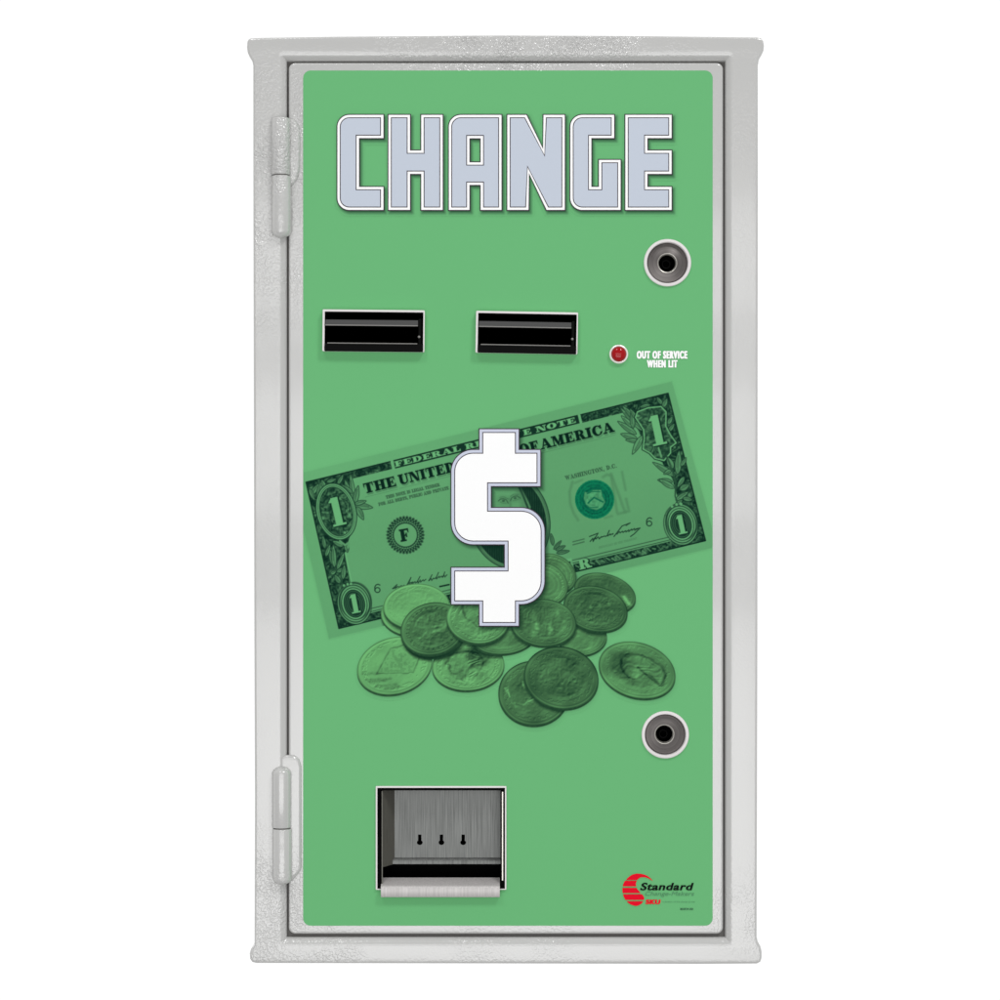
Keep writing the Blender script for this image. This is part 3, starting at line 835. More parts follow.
# --- serial digits, signatures, captions
def six(cx, cy):
    ART.ell(cx, cy + 1.7, 2.5, 2.4, 0, 0.20, ring=1.1)
    ART.line([(cx - 2.6, cy + 2.0), (cx - 2.7, cy - 1.2), (cx - 1.4, cy - 3.4), (cx + 0.6, cy - 4.1), (cx + 2.4, cy - 3.2)], 1.1, 0.20)
six(377.5, 588.3); six(649.2, 521.8)
def script(pts_list, w, t):
    for p in pts_list: ART.line(p, w, t, a=0.85)
def squiggle(x0, y0, x1, y1, n, amp, seed):
    rs = np.random.RandomState(seed); pts = []
    for k in range(n + 1):
        f = k / n
        up = (-1) ** k * amp * (0.35 + 0.9 * rs.rand())
        pts.append((x0 + (x1 - x0) * f + rs.rand() * 0.8 + (0.8 if up < 0 else -0.3), y0 + (y1 - y0) * f + up))
    return pts
script([squiggle(393, 588, 403, 585.6, 7, 1.0, 1), [(392.6, 588.6), (397, 584.6), (395.4, 588.6)], squiggle(407, 584.4, 425, 580, 13, 1.3, 2), [(407, 585), (411, 577.5), (409, 583), (413, 582)],
        [(417, 582), (420, 576.5)], squiggle(428.5, 579.6, 446, 575.6, 13, 1.3, 3), [(429, 580.5), (432, 574.8)], [(436, 578), (438.5, 572.5)], [(443, 577), (444.8, 572)]], 0.95, 0.14)
script([squiggle(590, 540, 603, 536.4, 9, 1.1, 4), [(589.5, 536.5), (598, 533.2), (593, 541.5)], squiggle(605, 536, 613, 533.6, 6, 0.9, 5), [(607.5, 534.5), (609.3, 530.5)],
        [(614, 536.5), (622, 526), (630, 523), (626, 525.5)], squiggle(617, 533, 636, 529, 13, 1.0, 6), [(636, 529), (640, 528), (634, 534), (630.5, 536.5)]], 1.0, 0.08)
serif("SECRETARY OF THE TREASURY".replace('Y', 'V'), 599, 548.6, 637, 1.9, SL, 0.55, a=0.6, aa=1.0)
for k, y in enumerate((541.2, 543.6)):
    ART.line([(573, y + k * 0.6 + 0.6), (584, y - 2.2 + k * 0.4)], 1.3, 0.42, a=0.8)
ART.line([(440, 586.5), (449, 584.6)], 1.6, 0.1)

# --- coins, far ones first: cx, cy, rx, ry, tilt, tone, kind
COINS = [
    (553, 573, 24, 18.5, 25, 0.58, 'rings'), (545, 583.5, 23.5, 20, 30, 0.64, 'rings'),
    (605, 592.5, 31.5, 18.6, 16, 0.52, 'plain'), (583, 638.5, 24, 16.5, -8, 0.66, 'plain'),
    (595.5, 608.5, 32.5, 22.2, 14, 0.50, 'dots'),
    (412.5, 614.5, 31.5, 21.5, 4, 0.94, 'plain'), (416.5, 606.2, 33.2, 22.6, -2, 0.93, 'faint'),
    (394.6, 665.4, 38.2, 28.0, -16, 0.93, 'state'), (468.2, 665.5, 36.2, 24.6, -4, 0.84, 'head'),
    (504, 636, 32, 17.6, -6, 0.64, 'plain'),
    (434, 631.2, 32.0, 25.6, -12, 0.55, 'plain'), (432.6, 628.4, 32.2, 25.8, -14, 0.58, 'eagle'),
    (478.0, 618.2, 31.4, 25.0, 4, 0.78, 'bust'), (543.4, 622.4, 32.8, 23.4, 4, 0.56, 'bright'),
    (533.8, 692.8, 35.4, 32.2, 0, 0.51, 'scratch'), (561.2, 677.4, 37.5, 30.8, 12, 0.47, 'dots'),
    (637.0, 669.8, 39.2, 27.2, 17, 0.70, 'profile'),
]
LIN = np.array([1.0, 1.0])
for ci, (cx, cy, rx, ry, tilt, T0, kind) in enumerate(COINS):
    sl = ART.box([(cx - rx - 8, cy - rx - 8), (cx + rx + 8, cy + rx + 10)], 2)
    xx, yy = X[sl], Y[sl]
    # printed contact shade of the photographed coin
    ds = sdf_ell(xx, yy, cx + 0.6, cy + 4.0, rx, ry, tilt)
    onpile = ART.id[sl] > 0
    dk = np.where(onpile, 0.80, 0.16)
    ART.t[sl] *= 1 - dk * np.clip(0.5 - ds / 4.0, 0, 1) ** 1.1
    ART.tint[sl] *= 1
    # coin's milled edge, then the face
    de = np.minimum(sdf_ell(xx, yy, cx, cy + 2.3, rx, ry, tilt), sdf_ell(xx, yy, cx, cy + 1.2, rx, ry, tilt))
    ce = np.clip(0.5 - de / 0.9, 0, 1)
    ART.put(sl, ce, 0.12 + 0.16 * T0 + 0.10 * noise(xx, yy, 2.0, ci))
    d = sdf_ell(xx, yy, cx, cy, rx, ry, tilt)
    cov = np.clip(0.5 - d / 0.9, 0, 1)
    c, s = math.cos(math.radians(tilt)), math.sin(math.radians(tilt))
    u = ((xx - cx) * c + (yy - cy) * s) / rx; v = (-(xx - cx) * s + (yy - cy) * c) / ry
    r = np.sqrt(u * u + v * v); th = np.arctan2(v, u)
    hgt = 0.9 * np.clip((r - 0.90) / 0.05, 0, 1)                               # raised rim
    txt = ((noise(th * 13 + 60, r * 20, 1.0, ci + 3) > 0.52) & (r > 0.74) & (r < 0.86)).astype(float)
    wx = noise(xx, yy, 6, ci + 9) * 7
    rough = noise(xx, yy, 1.7, ci + 5) * 0.75 + noise(xx + wx, yy - wx, 3.2, ci + 6) * 1.6 + np.abs(noise(xx - wx, yy + wx, 6.0, ci + 7) - 0.5) * 3.0
    inner = np.clip((0.74 - r) / 0.12, 0, 1)
    amp = {'plain': 0.6, 'faint': 0.35, 'state': 0.15, 'rings': 0.35, 'dots': 0.95, 'eagle': 1.1, 'scratch': 0.6, 'bright': 1.0}.get(kind, 0.7)
    hgt = hgt + txt * (0.6 if kind not in ('plain', 'faint') else 0.35) + amp * rough * inner
    extra = np.zeros_like(xx)
    def soft(pts):
        for _ in range(2):
            pts = [q for a_, b_k in zip(pts, pts[1:] + pts[:1]) for q in ((a_[0] * .75 + b_k[0] * .25, a_[1] * .75 + b_k[1] * .25), (a_[0] * .25 + b_k[0] * .75, a_[1] * .25 + b_k[1] * .75))]
        return pts
    wob = 0.05 * (noise(xx, yy, 3.5, ci + 15) - 0.5)
    def lp(pts): return sdf_poly(u + wob, v - wob, pts)
    if kind == 'state':
        dm = [(-0.52, 0.12), (0.02, -0.62), (0.5, -0.62), (0.78, -0.2), (0.42, 0.42)]
        extra -= 0.30 * np.exp(-(np.abs(lp(dm)) / 0.026) ** 2) * (0.4 + 0.9 * noise(xx, yy, 4, 22))
        extra -= 0.10 * (noise(xx, yy, 2.0, 31) > 0.5) * (lp(dm) < -0.05)
        for a_, b_l in (((-0.86, -0.02), (-0.5, 0.1)), ((-0.8, 0.22), (-0.2, 0.42)), ((-0.76, 0.32), (-0.34, 0.44)), ((-0.62, 0.55), (-0.1, 0.66)), ((-0.5, 0.7), (-0.05, 0.76))):
            extra -= 0.16 * np.exp(-(sdf_line(u, v, [a_, b_l]) / 0.05) ** 2) * (0.5 + noise(xx, yy, 1.4, 33))
    if kind in ('head', 'bust', 'profile'):
        if kind == 'profile':
            prof_ = [(-0.5, -0.28), (-0.3, -0.5), (0.05, -0.56), (0.32, -0.48), (0.62, -0.42), (0.74, -0.1), (0.68, 0.32), (0.42, 0.1), (0.2, 0.02), (0.08, 0.34), (-0.12, 0.36), (-0.32, 0.2), (-0.42, 0.02)]
        elif kind == 'head':
            prof_ = [(-0.5, -0.5), (-0.1, -0.62), (0.3, -0.5), (0.46, -0.1), (0.28, 0.3), (0.05, 0.72), (-0.25, 0.6), (-0.1, 0.3), (-0.42, 0.35), (-0.55, 0.1), (-0.46, -0.05), (-0.66, -0.12), (-0.5, -0.3)]
        else:
            prof_ = [(-0.5, -0.9), (0.4, -0.9), (0.5, -0.2), (0.3, 0.3), (-0.02, 0.36), (-0.12, 0.12), (-0.34, 0.1), (-0.5, -0.25)]
        dp = lp(soft(prof_))
        hgt = hgt + 1.2 * np.clip(0.5 - dp / 0.12, 0, 1)
        extra -= 0.24 * np.exp(-(dp / 0.04) ** 2) * (0.3 + 1.2 * noise(xx, yy, 5, 21))
        strands = np.sin((u * 0.8 + v * 0.6 + 0.5 * noise(u, v, 0.25, 40)) * 34) * np.clip(-dp / 0.1, 0, 1)
        hgt = hgt + 0.45 * strands * (u > 0.0 if kind != 'profile' else np.ones_like(u)) * np.clip((0.9 - r) / 0.2, 0, 1)
        if kind == 'head':
            extra -= 0.42 * np.clip(0.5 - sdf_poly(u, v, [(0.1, -0.8), (0.55, -0.75), (0.72, -0.5), (0.50, 0.05), (0.1, 0.1), (-0.02, -0.4)]) / 0.2, 0, 1)
            extra -= 0.2 * np.clip(0.5 - sdf_poly(u, v, [(-0.25, 0.1), (0.1, -0.1), (0.05, 0.4), (-0.3, 0.5)]) / 0.2, 0, 1)
        if kind == 'profile':
            extra -= 0.22 * np.clip(0.5 - sdf_poly(u, v, [(-0.75, -0.3), (-0.4, -0.55), (-0.15, -0.4), (-0.2, 0.1), (0.0, 0.5), (-0.4, 0.5), (-0.7, 0.1)]) / 0.25, 0, 1)
            extra += 0.16 * np.clip(0.5 - sdf_poly(u, v, [(0.0, 0.02), (0.2, 0.1), (0.12, 0.34), (-0.15, 0.3)]) / 0.15, 0, 1)
            extra -= 0.28 * np.exp(-(sdf_line(u, v, [(0.0, -0.1), (0.3, 0.1), (0.66, 0.3), (0.72, 0.3), (0.74, -0.1)]) / 0.035) ** 2)
    if kind == 'eagle':
        extra += 0.30 * np.exp(-(sdf_line(u, v, [(0.02, 0.12), (0.3, 0.1), (0.52, -0.1), (0.6, -0.3)]) / 0.06) ** 2)
        extra += 0.22 * np.exp(-(sdf_line(u, v, [(0.0, -0.06), (0.3, -0.04)]) / 0.04) ** 2)
        extra -= 0.12 * (np.sin(th * 30) > 0.2) * (r > 0.72) * (r < 0.84)
        extra -= 0.16 * np.clip(0.5 - sdf_poly(u, v, [(-0.1, -0.5), (0.15, -0.45), (0.2, 0.1), (-0.05, 0.2)]) / 0.3, 0, 1)
        extra -= 0.10 * np.clip((v + u * 0.2 - 0.25) / 0.3, 0, 1)
    if kind == 'rings':
        extra += 0.16 * np.exp(-((r - 0.78) / 0.03) ** 2) + 0.12 * np.exp(-((r - 0.60) / 0.03) ** 2) + 0.08 * np.exp(-((r - 0.42) / 0.04) ** 2)
    if kind == 'bright':
        for px_, py_, k_ in ((-0.3, -0.2, 0.3), (-0.22, 0.2, 0.42), (0.22, 0.3, 0.4), (0.05, -0.1, 0.15), (0.4, -0.45, 0.2), (-0.3, 0.5, 0.2)):
            extra += k_ * np.exp(-(((u + wob - px_) / 0.08) ** 2 + ((v - py_) / 0.2) ** 2)) * (0.3 + 1.1 * noise(xx, yy, 3, 63))
    if kind == 'scratch':
        for a_, b_l, k_ in (((-0.78, -0.15), (-0.68, 0.12), 0.45), ((-0.3, 0.38), (0.02, 0.16), 0.5), ((-0.27, -0.35), (-0.25, -0.15), 0.6), ((-0.6, 0.3), (-0.5, 0.45), 0.25)):
            extra += 0.75 * k_ * np.exp(-(sdf_line(u + 2 * wob, v, [a_, b_l]) / 0.024) ** 2) * (0.3 + 1.1 * noise(xx, yy, 3, 61))
    if kind == 'dots' and ci == 4:
        for px_, py_ in ((0.35, -0.38), (0.1, -0.2), (-0.15, 0.0), (-0.25, 0.2), (0.5, -0.05)):
            extra += 0.22 * np.exp(-(((u - px_) / 0.05) ** 2 + ((v - py_) / 0.07) ** 2)) * (0.2 + 1.4 * noise(xx, yy, 2, 62))
    if ci == 2:
        extra += 0.5 * np.exp(-(sdf_line(u, v, [(0.62, -0.05), (0.84, 0.25)]) / 0.08) ** 2)
    gy, gx = np.gradient(hgt, ART.step)
    k_ = 0.25 if T0 > 0.7 else 0.17
    t = T0 + extra + k_ * np.clip(-gx * 0.6 - gy * 1.0, -2.2, 2.2) + 0.24 * (noise(xx, yy, 13, ci + 12) - 0.5) * (0.5 if T0 > 0.9 else 1.0)
    t = t - 0.34 * np.exp(-((r - 0.985) / 0.018) ** 2) * np.clip(0.6 + 0.4 * -v, 0, 1)
    t = t + (0.17 if T0 < 0.9 else 0.04) * np.exp(-((r - 0.955) / 0.02) ** 2) * np.clip(v + 0.3, 0, 1)
    ART.put(sl, cov, np.clip(t, 0.08, 1.15))
    ART.tint[sl] *= 1 - np.maximum(cov, ce)
    sub = ART.id[sl]; sub[np.maximum(ce, cov) > 0.5] = 10 + ci; ART.id[sl] = sub

# --- soft drop shadow, put into the print colour, of the dollar sign and the title
def drop_shadow(art, pts_list, dx, dy, soft, k, holes=()):
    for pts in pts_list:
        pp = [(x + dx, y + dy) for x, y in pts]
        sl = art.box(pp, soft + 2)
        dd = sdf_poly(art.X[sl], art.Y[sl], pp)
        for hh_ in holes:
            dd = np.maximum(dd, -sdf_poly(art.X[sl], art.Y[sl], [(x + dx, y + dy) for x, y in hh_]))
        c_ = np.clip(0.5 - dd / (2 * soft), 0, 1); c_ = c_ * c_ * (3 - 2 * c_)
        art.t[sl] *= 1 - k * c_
drop_shadow(ART, [DOLLAR], 2.0, 2.6, 3.6, 0.62)
def rgb(art):
    c_ = tone(art.t)
    te = np.array([14, 120, 82.]); ted = np.array([6, 62, 52.])
    f = np.clip(art.t / 0.8, 0, 1)[..., None]
    tl = ted * (1 - f) + te * f
    a = art.tint[..., None]
    # ink on real paper is never perfectly even
    g = 1 + 0.012 * (noise(art.X, art.Y, 1.3, 71)[..., None] - 0.5) * (np.abs(art.t - 1) > 0.01)[..., None]
    coin = (art.id >= 10)[..., None] * np.array([0.0, 0.025, 0.09])        # worn metal prints a little warmer
    return (c_ * (1 - a) + tl * a) * g * (1 - coin)
def art_objects(art, names, y, parent):
    rgbv = lin(rgb(art)) / KEY
    nj, ni = art.X.shape
    fid = art.id[:-1, :-1]
    chg = np.abs(art.t - 1) > 0.004
    fch = chg[:-1, :-1] | chg[1:, :-1] | chg[:-1, 1:] | chg[1:, 1:]
    vid = np.arange(nj * ni).reshape(nj, ni)
    quads = np.stack([vid[1:, :-1], vid[1:, 1:], vid[:-1, 1:], vid[:-1, :-1]], -1)
    out = []
    for key, name in names:
        m_ = (fid == key) if key else ((fid == 0) & fch)
        q = quads[m_]
        if len(q) == 0: continue
        uq, inv = np.unique(q, return_inverse=True)
        inv = inv.reshape(q.shape)
        me = bpy.data.meshes.new(name)
        me.vertices.add(len(uq))
        co = np.empty((len(uq), 3), np.float32)
        co[:, 0] = (art.X.ravel()[uq] - 500) / 1000; co[:, 1] = y; co[:, 2] = (500 - art.Y.ravel()[uq]) / 1000
        me.vertices.foreach_set("co", co.ravel())
        me.loops.add(q.size)
        me.loops.foreach_set("vertex_index", inv.ravel().astype(np.int32))
        me.polygons.add(len(q))
        me.polygons.foreach_set("loop_start", np.arange(0, q.size, 4, dtype=np.int32))
        me.update(calc_edges=True)
        at = me.color_attributes.new("ink", 'FLOAT_COLOR', 'POINT')
        cc = np.ones((len(uq), 4), np.float32)
        cc[:, :3] = rgbv.reshape(-1, 3)[uq]
        at.data.foreach_set("color", cc.ravel())
        me.validate()
        out.append(link(name, me, M['print'], parent))
    return out
names = [(0, "printed_shadow"), (1, "printed_banknote")] + [(10 + i, "printed_coin") for i in range(len(COINS))]  # key zero holds the drop shadow and coin shade painted on bare vinyl
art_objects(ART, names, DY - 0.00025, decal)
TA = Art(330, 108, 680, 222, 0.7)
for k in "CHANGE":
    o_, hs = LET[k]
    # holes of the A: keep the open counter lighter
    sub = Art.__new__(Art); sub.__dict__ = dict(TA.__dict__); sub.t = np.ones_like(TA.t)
    drop_shadow(sub, [o_], 1.6, 2.4, 3.2, 0.60, hs)
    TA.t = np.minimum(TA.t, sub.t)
art_objects(TA, [(0, "printed_shadow")], DY - 0.00025, decal)

# ------------------------------------------------------------------ small sans lettering
def text(name, s, box, m, parent, y=DY - 0.0006, bold=0.0, shear=0.0, fatx=0.0, spacing=1.0):
    cu = bpy.data.curves.new(name, 'FONT')
    cu.body = s; cu.size = 1.0; cu.offset = bold; cu.shear = shear; cu.space_character = spacing
    cu.resolution_u = 6
    o = bpy.data.objects.new(name, cu); COL.objects.link(o)
    dg = bpy.context.evaluated_depsgraph_get()
    me = bpy.data.meshes.new_from_object(o.evaluated_get(dg))
    COL.objects.unlink(o); bpy.data.objects.remove(o)
    co = np.empty(len(me.vertices) * 3); me.vertices.foreach_get("co", co); co = co.reshape(-1, 3)
    lo, hi = co.min(0), co.max(0)
    x0, y0, x1, y1 = box
    X0, Z1 = P(x0, y0); X1, Z0 = P(x1, y1)
    new = np.empty_like(co)
    new[:, 0] = X0 + (co[:, 0] - lo[0]) / (hi[0] - lo[0]) * (X1 - X0)
    new[:, 2] = Z0 + (co[:, 1] - lo[1]) / (hi[1] - lo[1]) * (Z1 - Z0)
    new[:, 1] = y
    me.vertices.foreach_set("co", new.ravel()); me.update()
    me.name = name
    if fatx:                                   # heavier stems: the same outline struck again a hair to each side
        bm = bmesh.new(); bm.from_mesh(me)
        for k, dxx in enumerate((-fatx, fatx)):
            g = bmesh.ops.duplicate(bm, geom=bm.verts[:len(me.vertices)] + bm.edges[:len(me.edges)] + bm.faces[:len(me.polygons)])
            for v_ in g['geom']:
                if isinstance(v_, bmesh.types.BMVert):
                    v_.co.x += dxx / 1000; v_.co.y -= 0.00003 * (k + 1)
            bm.verts.ensure_lookup_table(); bm.edges.ensure_lookup_table(); bm.faces.ensure_lookup_table()
        bm.to_mesh(me); bm.free()
    return link(name, me, m, parent)

text("caution_text", "OUT OF SERVICE", (637.0, 351.0, 687.0, 358.8), M['white_ink'], decal, bold=0.034, fatx=0.40, spacing=1.28)
text("caution_text", "WHEN LIT", (647.2, 360.2, 677.0, 367.6), M['white_ink'], decal, bold=0.034, fatx=0.40, spacing=1.28)

# maker's emblem: striped red globe
bm = bmesh.new()
S_ = lambda pts: Z(pts, 8.33, 600, 860)
GX, GY, GR = 304, 247, 134
def gx(y, side):      # globe edge
    return GX + side * 0.88 * math.sqrt(max(GR ** 2 - (y - GY) ** 2, 0))
def band(y0, y1, right):
    n = 6
    l = [(gx(y0 + (y1 - y0) * k / n, -1), y0 + (y1 - y0) * k / n) for k in range(n + 1)]
    return l[::-1] + right
flat(bm, S_([(216, 166), (228, 150), (248, 133), (275, 118), (305, 112), (340, 114), (375, 122), (405, 138), (425, 155), (441, 174), (424, 164), (400, 150), (372, 142), (345, 142), (325, 150), (308, 166)]), DY - 0.0006)
flat(bm, S_(band(172, 218, [(306, 172), (300, 186), (298, 202), (302, 218)])), DY - 0.0006)
flat(bm, S_(band(230, 274, [(304, 230), (312, 244), (326, 260), (338, 274)])), DY - 0.0006)
flat(bm, S_(band(284, 331, [(347, 284), (360, 296), (368, 314), (365, 331)])), DY - 0.0006)
flat(bm, S_(band(342, 380, [(360, 342), (348, 360), (328, 374), (305, 381)])), DY - 0.0006)
from_bm("emblem", bm, M['red_ink'], decal)
text("maker_name", "Standard", (640.2, 882.6, 693.6, 890.2), M['black_ink'], decal, bold=0.022, fatx=0.17, shear=0.22, spacing=1.08)
text("maker_name", "Change-Makers", (645.2, 891.4, 694.2, 896.8), M['dim_ink'], decal, bold=0.0, shear=0.28)
text("maker_name", "SKU", (645.8, 899.4, 660.2, 904.0), M['red_ink'], decal, bold=0.03, fatx=0.42, shear=0.1, spacing=1.16)
text("fine_print", "a division of the change group", (662.6, 900.9, 694.8, 902.6), M['dim_ink'], decal)
text("fine_print", "MADE IN USA", (680.2, 907.8, 693.4, 909.8), M['dim2_ink'], decal, bold=0.03)

# ------------------------------------------------------------------ bill acceptors
def acceptor(cx, cy, deg):
    L0, T0 = cx - 50.9, cy - 20.9; R0, B0 = cx + 50.9, cy + 20.8
    parts = []
    bm = bmesh.new()
    plate(bm, rrect(L0, T0, R0, B0, 1.0, 3), [rrect(L0 + 2.2, T0 + 2.2, R0 - 1.4, B0 - 0.6, 0.5, 2)], -0.0075, 0.002, bev=0.5, seg=3)
    bez = from_bm("bill_slot", bm, M['white_rim'], ROOT)
    # dark lining of the recess
    bm = bmesh.new()
    inn = rrect(L0 + 2.25, T0 + 2.35, R0 - 1.45, B0 - 0.95, 0.4, 2)
    plate(bm, inset(inn, -0.0), [inset(inn, 0.6)], -0.0066, 0.020, bev=0)
    flat(bm, inset(inn, 0.2), 0.0195)
    lining = from_bm("lining", bm, M['black'], bez)
    bm = bmesh.new()
    prism_x(bm, L0 + 3.0, R0 - 6.6, [(T0 + 9.2, 0.012), (T0 + 9.6, -0.0064), (T0 + 14.8, -0.0084), (T0 + 15.6, -0.0086), (T0 + 16.0, -0.0082), (T0 + 16.2, 0.014)])
    hood = from_bm("hood", bm, M['hood'], bez, 30)
    bm = bmesh.new()  # glints along hood and lip edges, put in as pale strips
    prism_x(bm, L0 + 3.1, R0 - 6.7, [(T0 + 15.2, -0.0087), (T0 + 16.0, -0.0091), (T0 + 16.3, -0.0084), (T0 + 15.6, -0.0081)])
    prism_x(bm, L0 + 5.2, R0 - 7.2, [(T0 + 33.1, -0.0086), (T0 + 33.9, -0.0092), (T0 + 34.2, -0.0084), (T0 + 33.4, -0.0078)])
    from_bm("edge_glint", bm, M['edge'], bez)
    bm = bmesh.new()
    prism_x(bm, L0 + 2.6, R0 - 1.6, [(T0 + 33.6, 0.012), (T0 + 33.6, -0.0080), (T0 + 35, -0.0088), (B0 - 0.4, -0.0086), (B0 + 0.1, -0.0080), (B0 + 0.1, -0.0066), (B0 - 0.7, -0.0060), (B0 - 0.7, 0.012)])
    from_bm("lower_lip", bm, M['lipblk'], bez)
    bm = bmesh.new()
    plate(bm, rrect(R0 - 6.2, T0 + 8.5, R0 - 3.2, B0 - 3.0, 0.6, 2), [], -0.0070, 0.012, bev=0.5, seg=2)
    from_bm("side_guide", bm, M['lipblk'], bez)
    bm = bmesh.new()
    lathe(bm, R0 - 5.4, T0 + 26.6, [(1.25, -0.0070), (1.2, -0.0080), (0.8, -0.0084), (0, -0.0086)], 16)
    from_bm("pin", bm, M['edge'], bez)
    pv = Vector((P(cx, cy)[0], 0, P(cx, cy)[1]))
    Rm = Matrix.Translation(pv) @ Matrix.Rotation(math.radians(deg), 4, 'Y') @ Matrix.Translation(-pv)
    bez.data.transform(Rm)
    for ch in bez.children: ch.data.transform(Rm)
    return bez
for a in ACC: acceptor(*a)

# ------------------------------------------------------------------ locks
def lock(cx, cy, hx, hy):
    org = Vector((P(cx, cy)[0], 0, P(cx, cy)[1]))
    def done(o):
        o.data.transform(Matrix.Translation(-org)); o.location = org
        return o
    bm = bmesh.new()
    lathe(bm, cx, cy, [(23.6, 0.0), (23.8, -0.0012), (23.4, -0.0022), (22.4, -0.0027), (20.9, -0.0026), (20.3, -0.0016), (20.2, 0.006)], 96)
    ring = done(from_bm("lock", bm, M['white_rim'], ROOT))
    def child(name, bm, m_, sm=40):
        o = from_bm(name, bm, m_, ring, sm); o.data.transform(Matrix.Translation(-org)); return o
    bm = bmesh.new()
    lathe(bm, cx, cy, [(20.2, 0.0050), (20.0, 0.0030), (19.3, 0.0020)], 96)
    # face with the off-centre key hole
    n = 96
    a = [bm.verts.new((P(cx, cy)[0] + 0.0193 * math.cos(2 * math.pi * k / n), 0.0020, P(cx, cy)[1] + 0.0193 * math.sin(2 * math.pi * k / n))) for k in range(n)]
    b = [bm.verts.new((P(hx, hy)[0] + 0.0100 * math.cos(2 * math.pi * k / n), -0.0008, P(hx, hy)[1] + 0.0100 * math.sin(2 * math.pi * k / n))) for k in range(n)]
    for k in range(n): bm.faces.new((a[k], a[(k + 1) % n], b[(k + 1) % n], b[k]))
    child("lock_face", bm, M['turned'])
    bm = bmesh.new()
    lathe(bm, hx, hy, [(10.0, -0.0008), (9.7, -0.0014), (9.2, -0.0012), (8.5, 0.0010), (8.2, 0.0035)], 64)
    child("keyway_lip", bm, M['bright'])
    bm = bmesh.new()
    lathe(bm, hx, hy, [(8.2, 0.0035), (8.0, 0.022), (0, 0.0225)], 64)
    child("keyway", bm, M['black'])
    bm = bmesh.new()
    lathe(bm, hx - 0.6, hy + 0.4, [(4.6, 0.021), (4.6, 0.007), (4.1, 0.0062), (3.4, 0.0064), (3.1, 0.020)], 48)
    child("cylinder_pin", bm, M['lipblk'])
    return ring
lock(LOCKS[0][0], LOCKS[0][1], 667.2, 263.2)
lock(LOCKS[1][0], LOCKS[1][1], 664.3, 734.1)

# ------------------------------------------------------------------ service lamp
bm = bmesh.new()
lathe(bm, *LED, [(9.5, 0.0), (9.6, -0.0026), (9.1, -0.0038), (8.3, -0.0042), (7.6, -0.0038), (7.3, -0.002)], 48)
ind = from_bm("indicator_light", bm, M['chrome'], ROOT)
bm = bmesh.new()
lathe(bm, *LED, [(7.5, -0.002), (7.4, -0.0032)] + [(7.4 * math.cos(t), -0.0032 - 0.0040 * math.sin(t)) for t in [math.pi / 2 * k / 10 for k in range(1, 11)]], 48)
from_bm("lens", bm, M['lens'], ind)

# ------------------------------------------------------------------ coin tray
bm = bmesh.new()
plate(bm, rrect(375.8, 785.8, 506.4, 889.4, 0.8, 3), [rrect(377.5, 787.6, 504.9, 892.4 - 4.0, 0.3, 2)], -0.0028, 0.002, bev=0.4, seg=2)
tray = from_bm("coin_tray", bm, M['white_rim'], ROOT)
bm = bmesh.new()
plate(bm, rrect(377.5, 787.6, 504.9, 888.4, 0.2, 2), [rrect(381.6, 790.2, 500.6, 885.0, 0.2, 2)], -0.0016, 0.045, bev=0, hole_bev=0)
flat(bm, rrect(380, 789, 503, 887, 0.1, 1), 0.0445)
from_bm("lining", bm, M['black'], tray)
bm = bmesh.new()                                           # back plate with three keyhole punchings
def keyhole(x, y):
    return [(x - 1.7, y), (x + 1.7, y), (x + 1.7, y + 6.2)] + [(x + 2.9 * math.cos(a), y + 8.0 + 2.6 * math.sin(a)) for a in [math.radians(-40 + 260 * k / 12) for k in range(13)]] + [(x - 1.7, y + 6.2)]
plate(bm, rrect(393.5, 790.2, 500.4, 867.4, 0.2, 2), [keyhole(x, 837.6) for x in (419.0, 440.9, 462.8)], 0.020, 0.0225, bev=0, hole_bev=0)
prism_x(bm, 383.4, 500.4, [(860.8, 0.0199), (863.0, 0.0168), (864.0, 0.0164), (866.8, 0.0166), (867.0, 0.0199)])
bk = from_bm("back_plate", bm, M['steel'], tray)
bm = bmesh.new()
v = [bm.verts.new((P(x, 0)[0], y, P(0, z)[1])) for x, y, z in ((382.4, -0.001, 790.4), (393.6, 0.0199, 790.4), (393.6, 0.0199, 867.2), (382.4, -0.001, 867.2))]
bm.faces.new(v)
from_bm("side_panel", bm, M['steel_side'], tray)
bm = bmesh.new()
plate(bm, rrect(381.8, 791.0, 382.7, 884, 0.1, 1), [], -0.0022, 0.003, bev=0)
from_bm("side_flange", bm, M['steel_side'], tray)
bm = bmesh.new()
plate(bm, rrect(502.0, 791.5, 503.1, 880, 0.1, 1), [], -0.0024, 0.003, bev=0)
from_bm("side_flange", bm, M['bright'], tray)
bm = bmesh.new()                                           # front lip, folded forward over the bezel
prof = [(879.6, 0.012), (880.0, 0.0105), (884.2, -0.0045), (885.2, -0.0068), (886.8, -0.0078), (889.5, -0.0080), (894.6, -0.0078), (896.0, -0.0066), (896.4, -0.0050), (896.2, -0.0006), (894, 0.000), (888, -0.0035), (884.5, 0.000), (882, 0.012)]
prism_x(bm, 381.2, 499.8, prof)
lipo = from_bm("tray_lip", bm, M['steel_lip'], tray, 50)

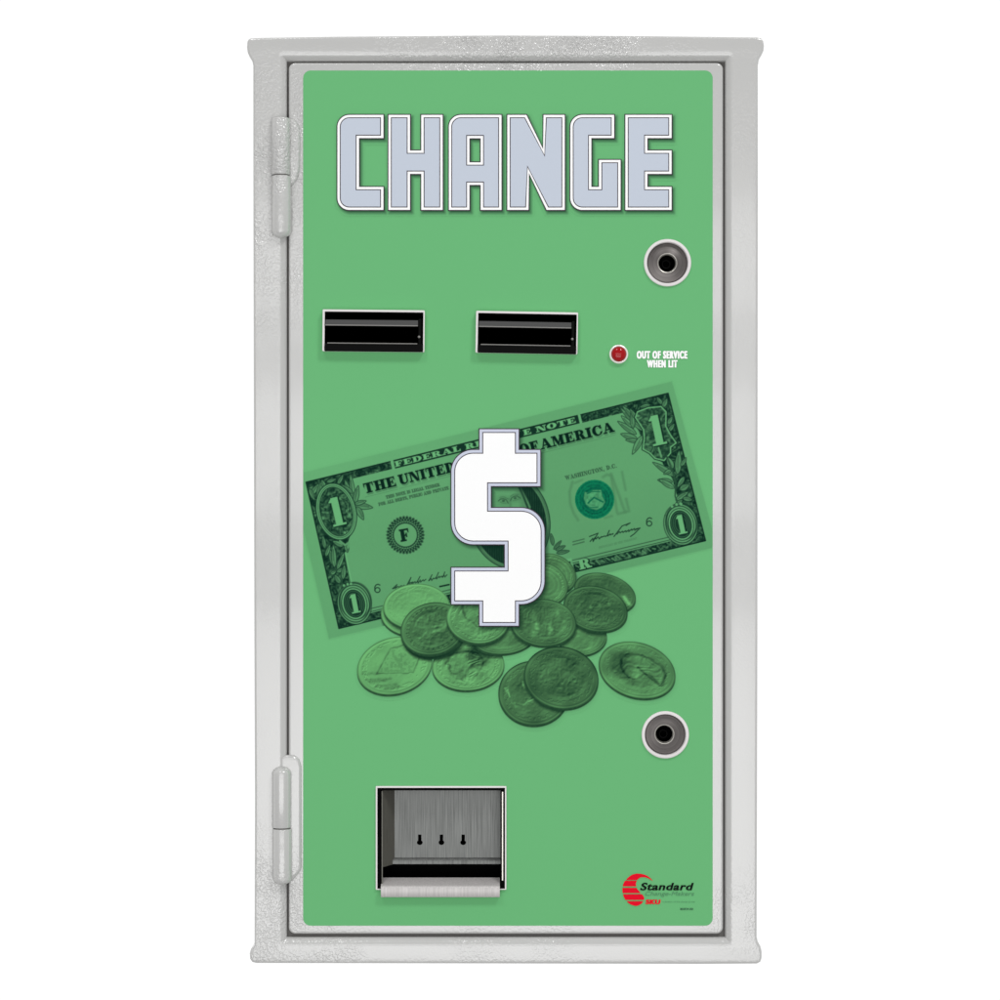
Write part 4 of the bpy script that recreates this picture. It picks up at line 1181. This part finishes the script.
# ------------------------------------------------------------------ hinges
def cap(r, y0, y1, top, bot):
    """barrel profile from y0 (upper) to y1, each end 'round' or 'flat'"""
    p = []
    if top == 'round':
        p += [(r * math.sin(t), y0 + r * 0.75 * (1 - math.cos(t))) for t in [math.pi / 2 * k / 8 for k in range(9)]]
    else: p += [(0, y0), (r - 1.0, y0), (r - 0.3, y0 + 0.3), (r, y0 + 1.0)]
    if bot == 'round':
        p += [(r * math.cos(t), y1 - r * 0.75 * (1 - math.sin(t))) for t in [math.pi / 2 * k / 8 for k in range(9)]]
    else: p += [(r, y1 - 1.0), (r - 0.3, y1 - 0.3), (r - 1.0, y1), (0, y1)]
    return p
def hinge(cx, y0, ys, y1, tops, leaf_pts):
    bm = bmesh.new()
    plate(bm, leaf_pts, [], -0.0034, 0.001, bev=3.4, seg=6)
    lf = from_bm("hinge", bm, M['paint'], ROOT, 60)
    bm = bmesh.new()
    lathe_z(bm, cx - 0.5, -0.0036, cap(9.7, y0, ys - 0.5, tops, 'flat'))
    from_bm("knuckle", bm, M['paint'], lf, 60)
    bm = bmesh.new()
    lathe_z(bm, cx, -0.0042, cap(9.8, ys + 0.5, y1, 'flat', 'round'))
    from_bm("knuckle", bm, M['paint'], lf, 60)
    bm = bmesh.new()
    lathe_z(bm, cx, -0.0042, [(0, ys - 4), (8.2, ys - 4), (8.2, ys + 4), (0, ys + 4)])
    from_bm("hinge_pin", bm, M['gap'], lf)
hinge(281.6, 119, 176.2, 238.8, 'flat', [(282, 118), (294, 119), (299.5, 126), (300.5, 140), (300, 170), (297, 180), (292.5, 186), (284, 186)])
hinge(282.6, 766, 827.4, 884, 'round', [(280, 757), (286, 754.6), (294, 755), (299.5, 759), (301.6, 766), (301.6, 868), (298, 874), (292, 881), (280, 881)])
# dark joint behind the door edge
bm = bmesh.new()
plate(bm, rrect(281, 55, 731, 943, 4, 4), [rrect(288.9, 62.9, 722.9, 933.7, 5, 4)], 0.0062, 0.030, bev=0)
from_bm("door_seal", bm, M['gap'], ROOT)
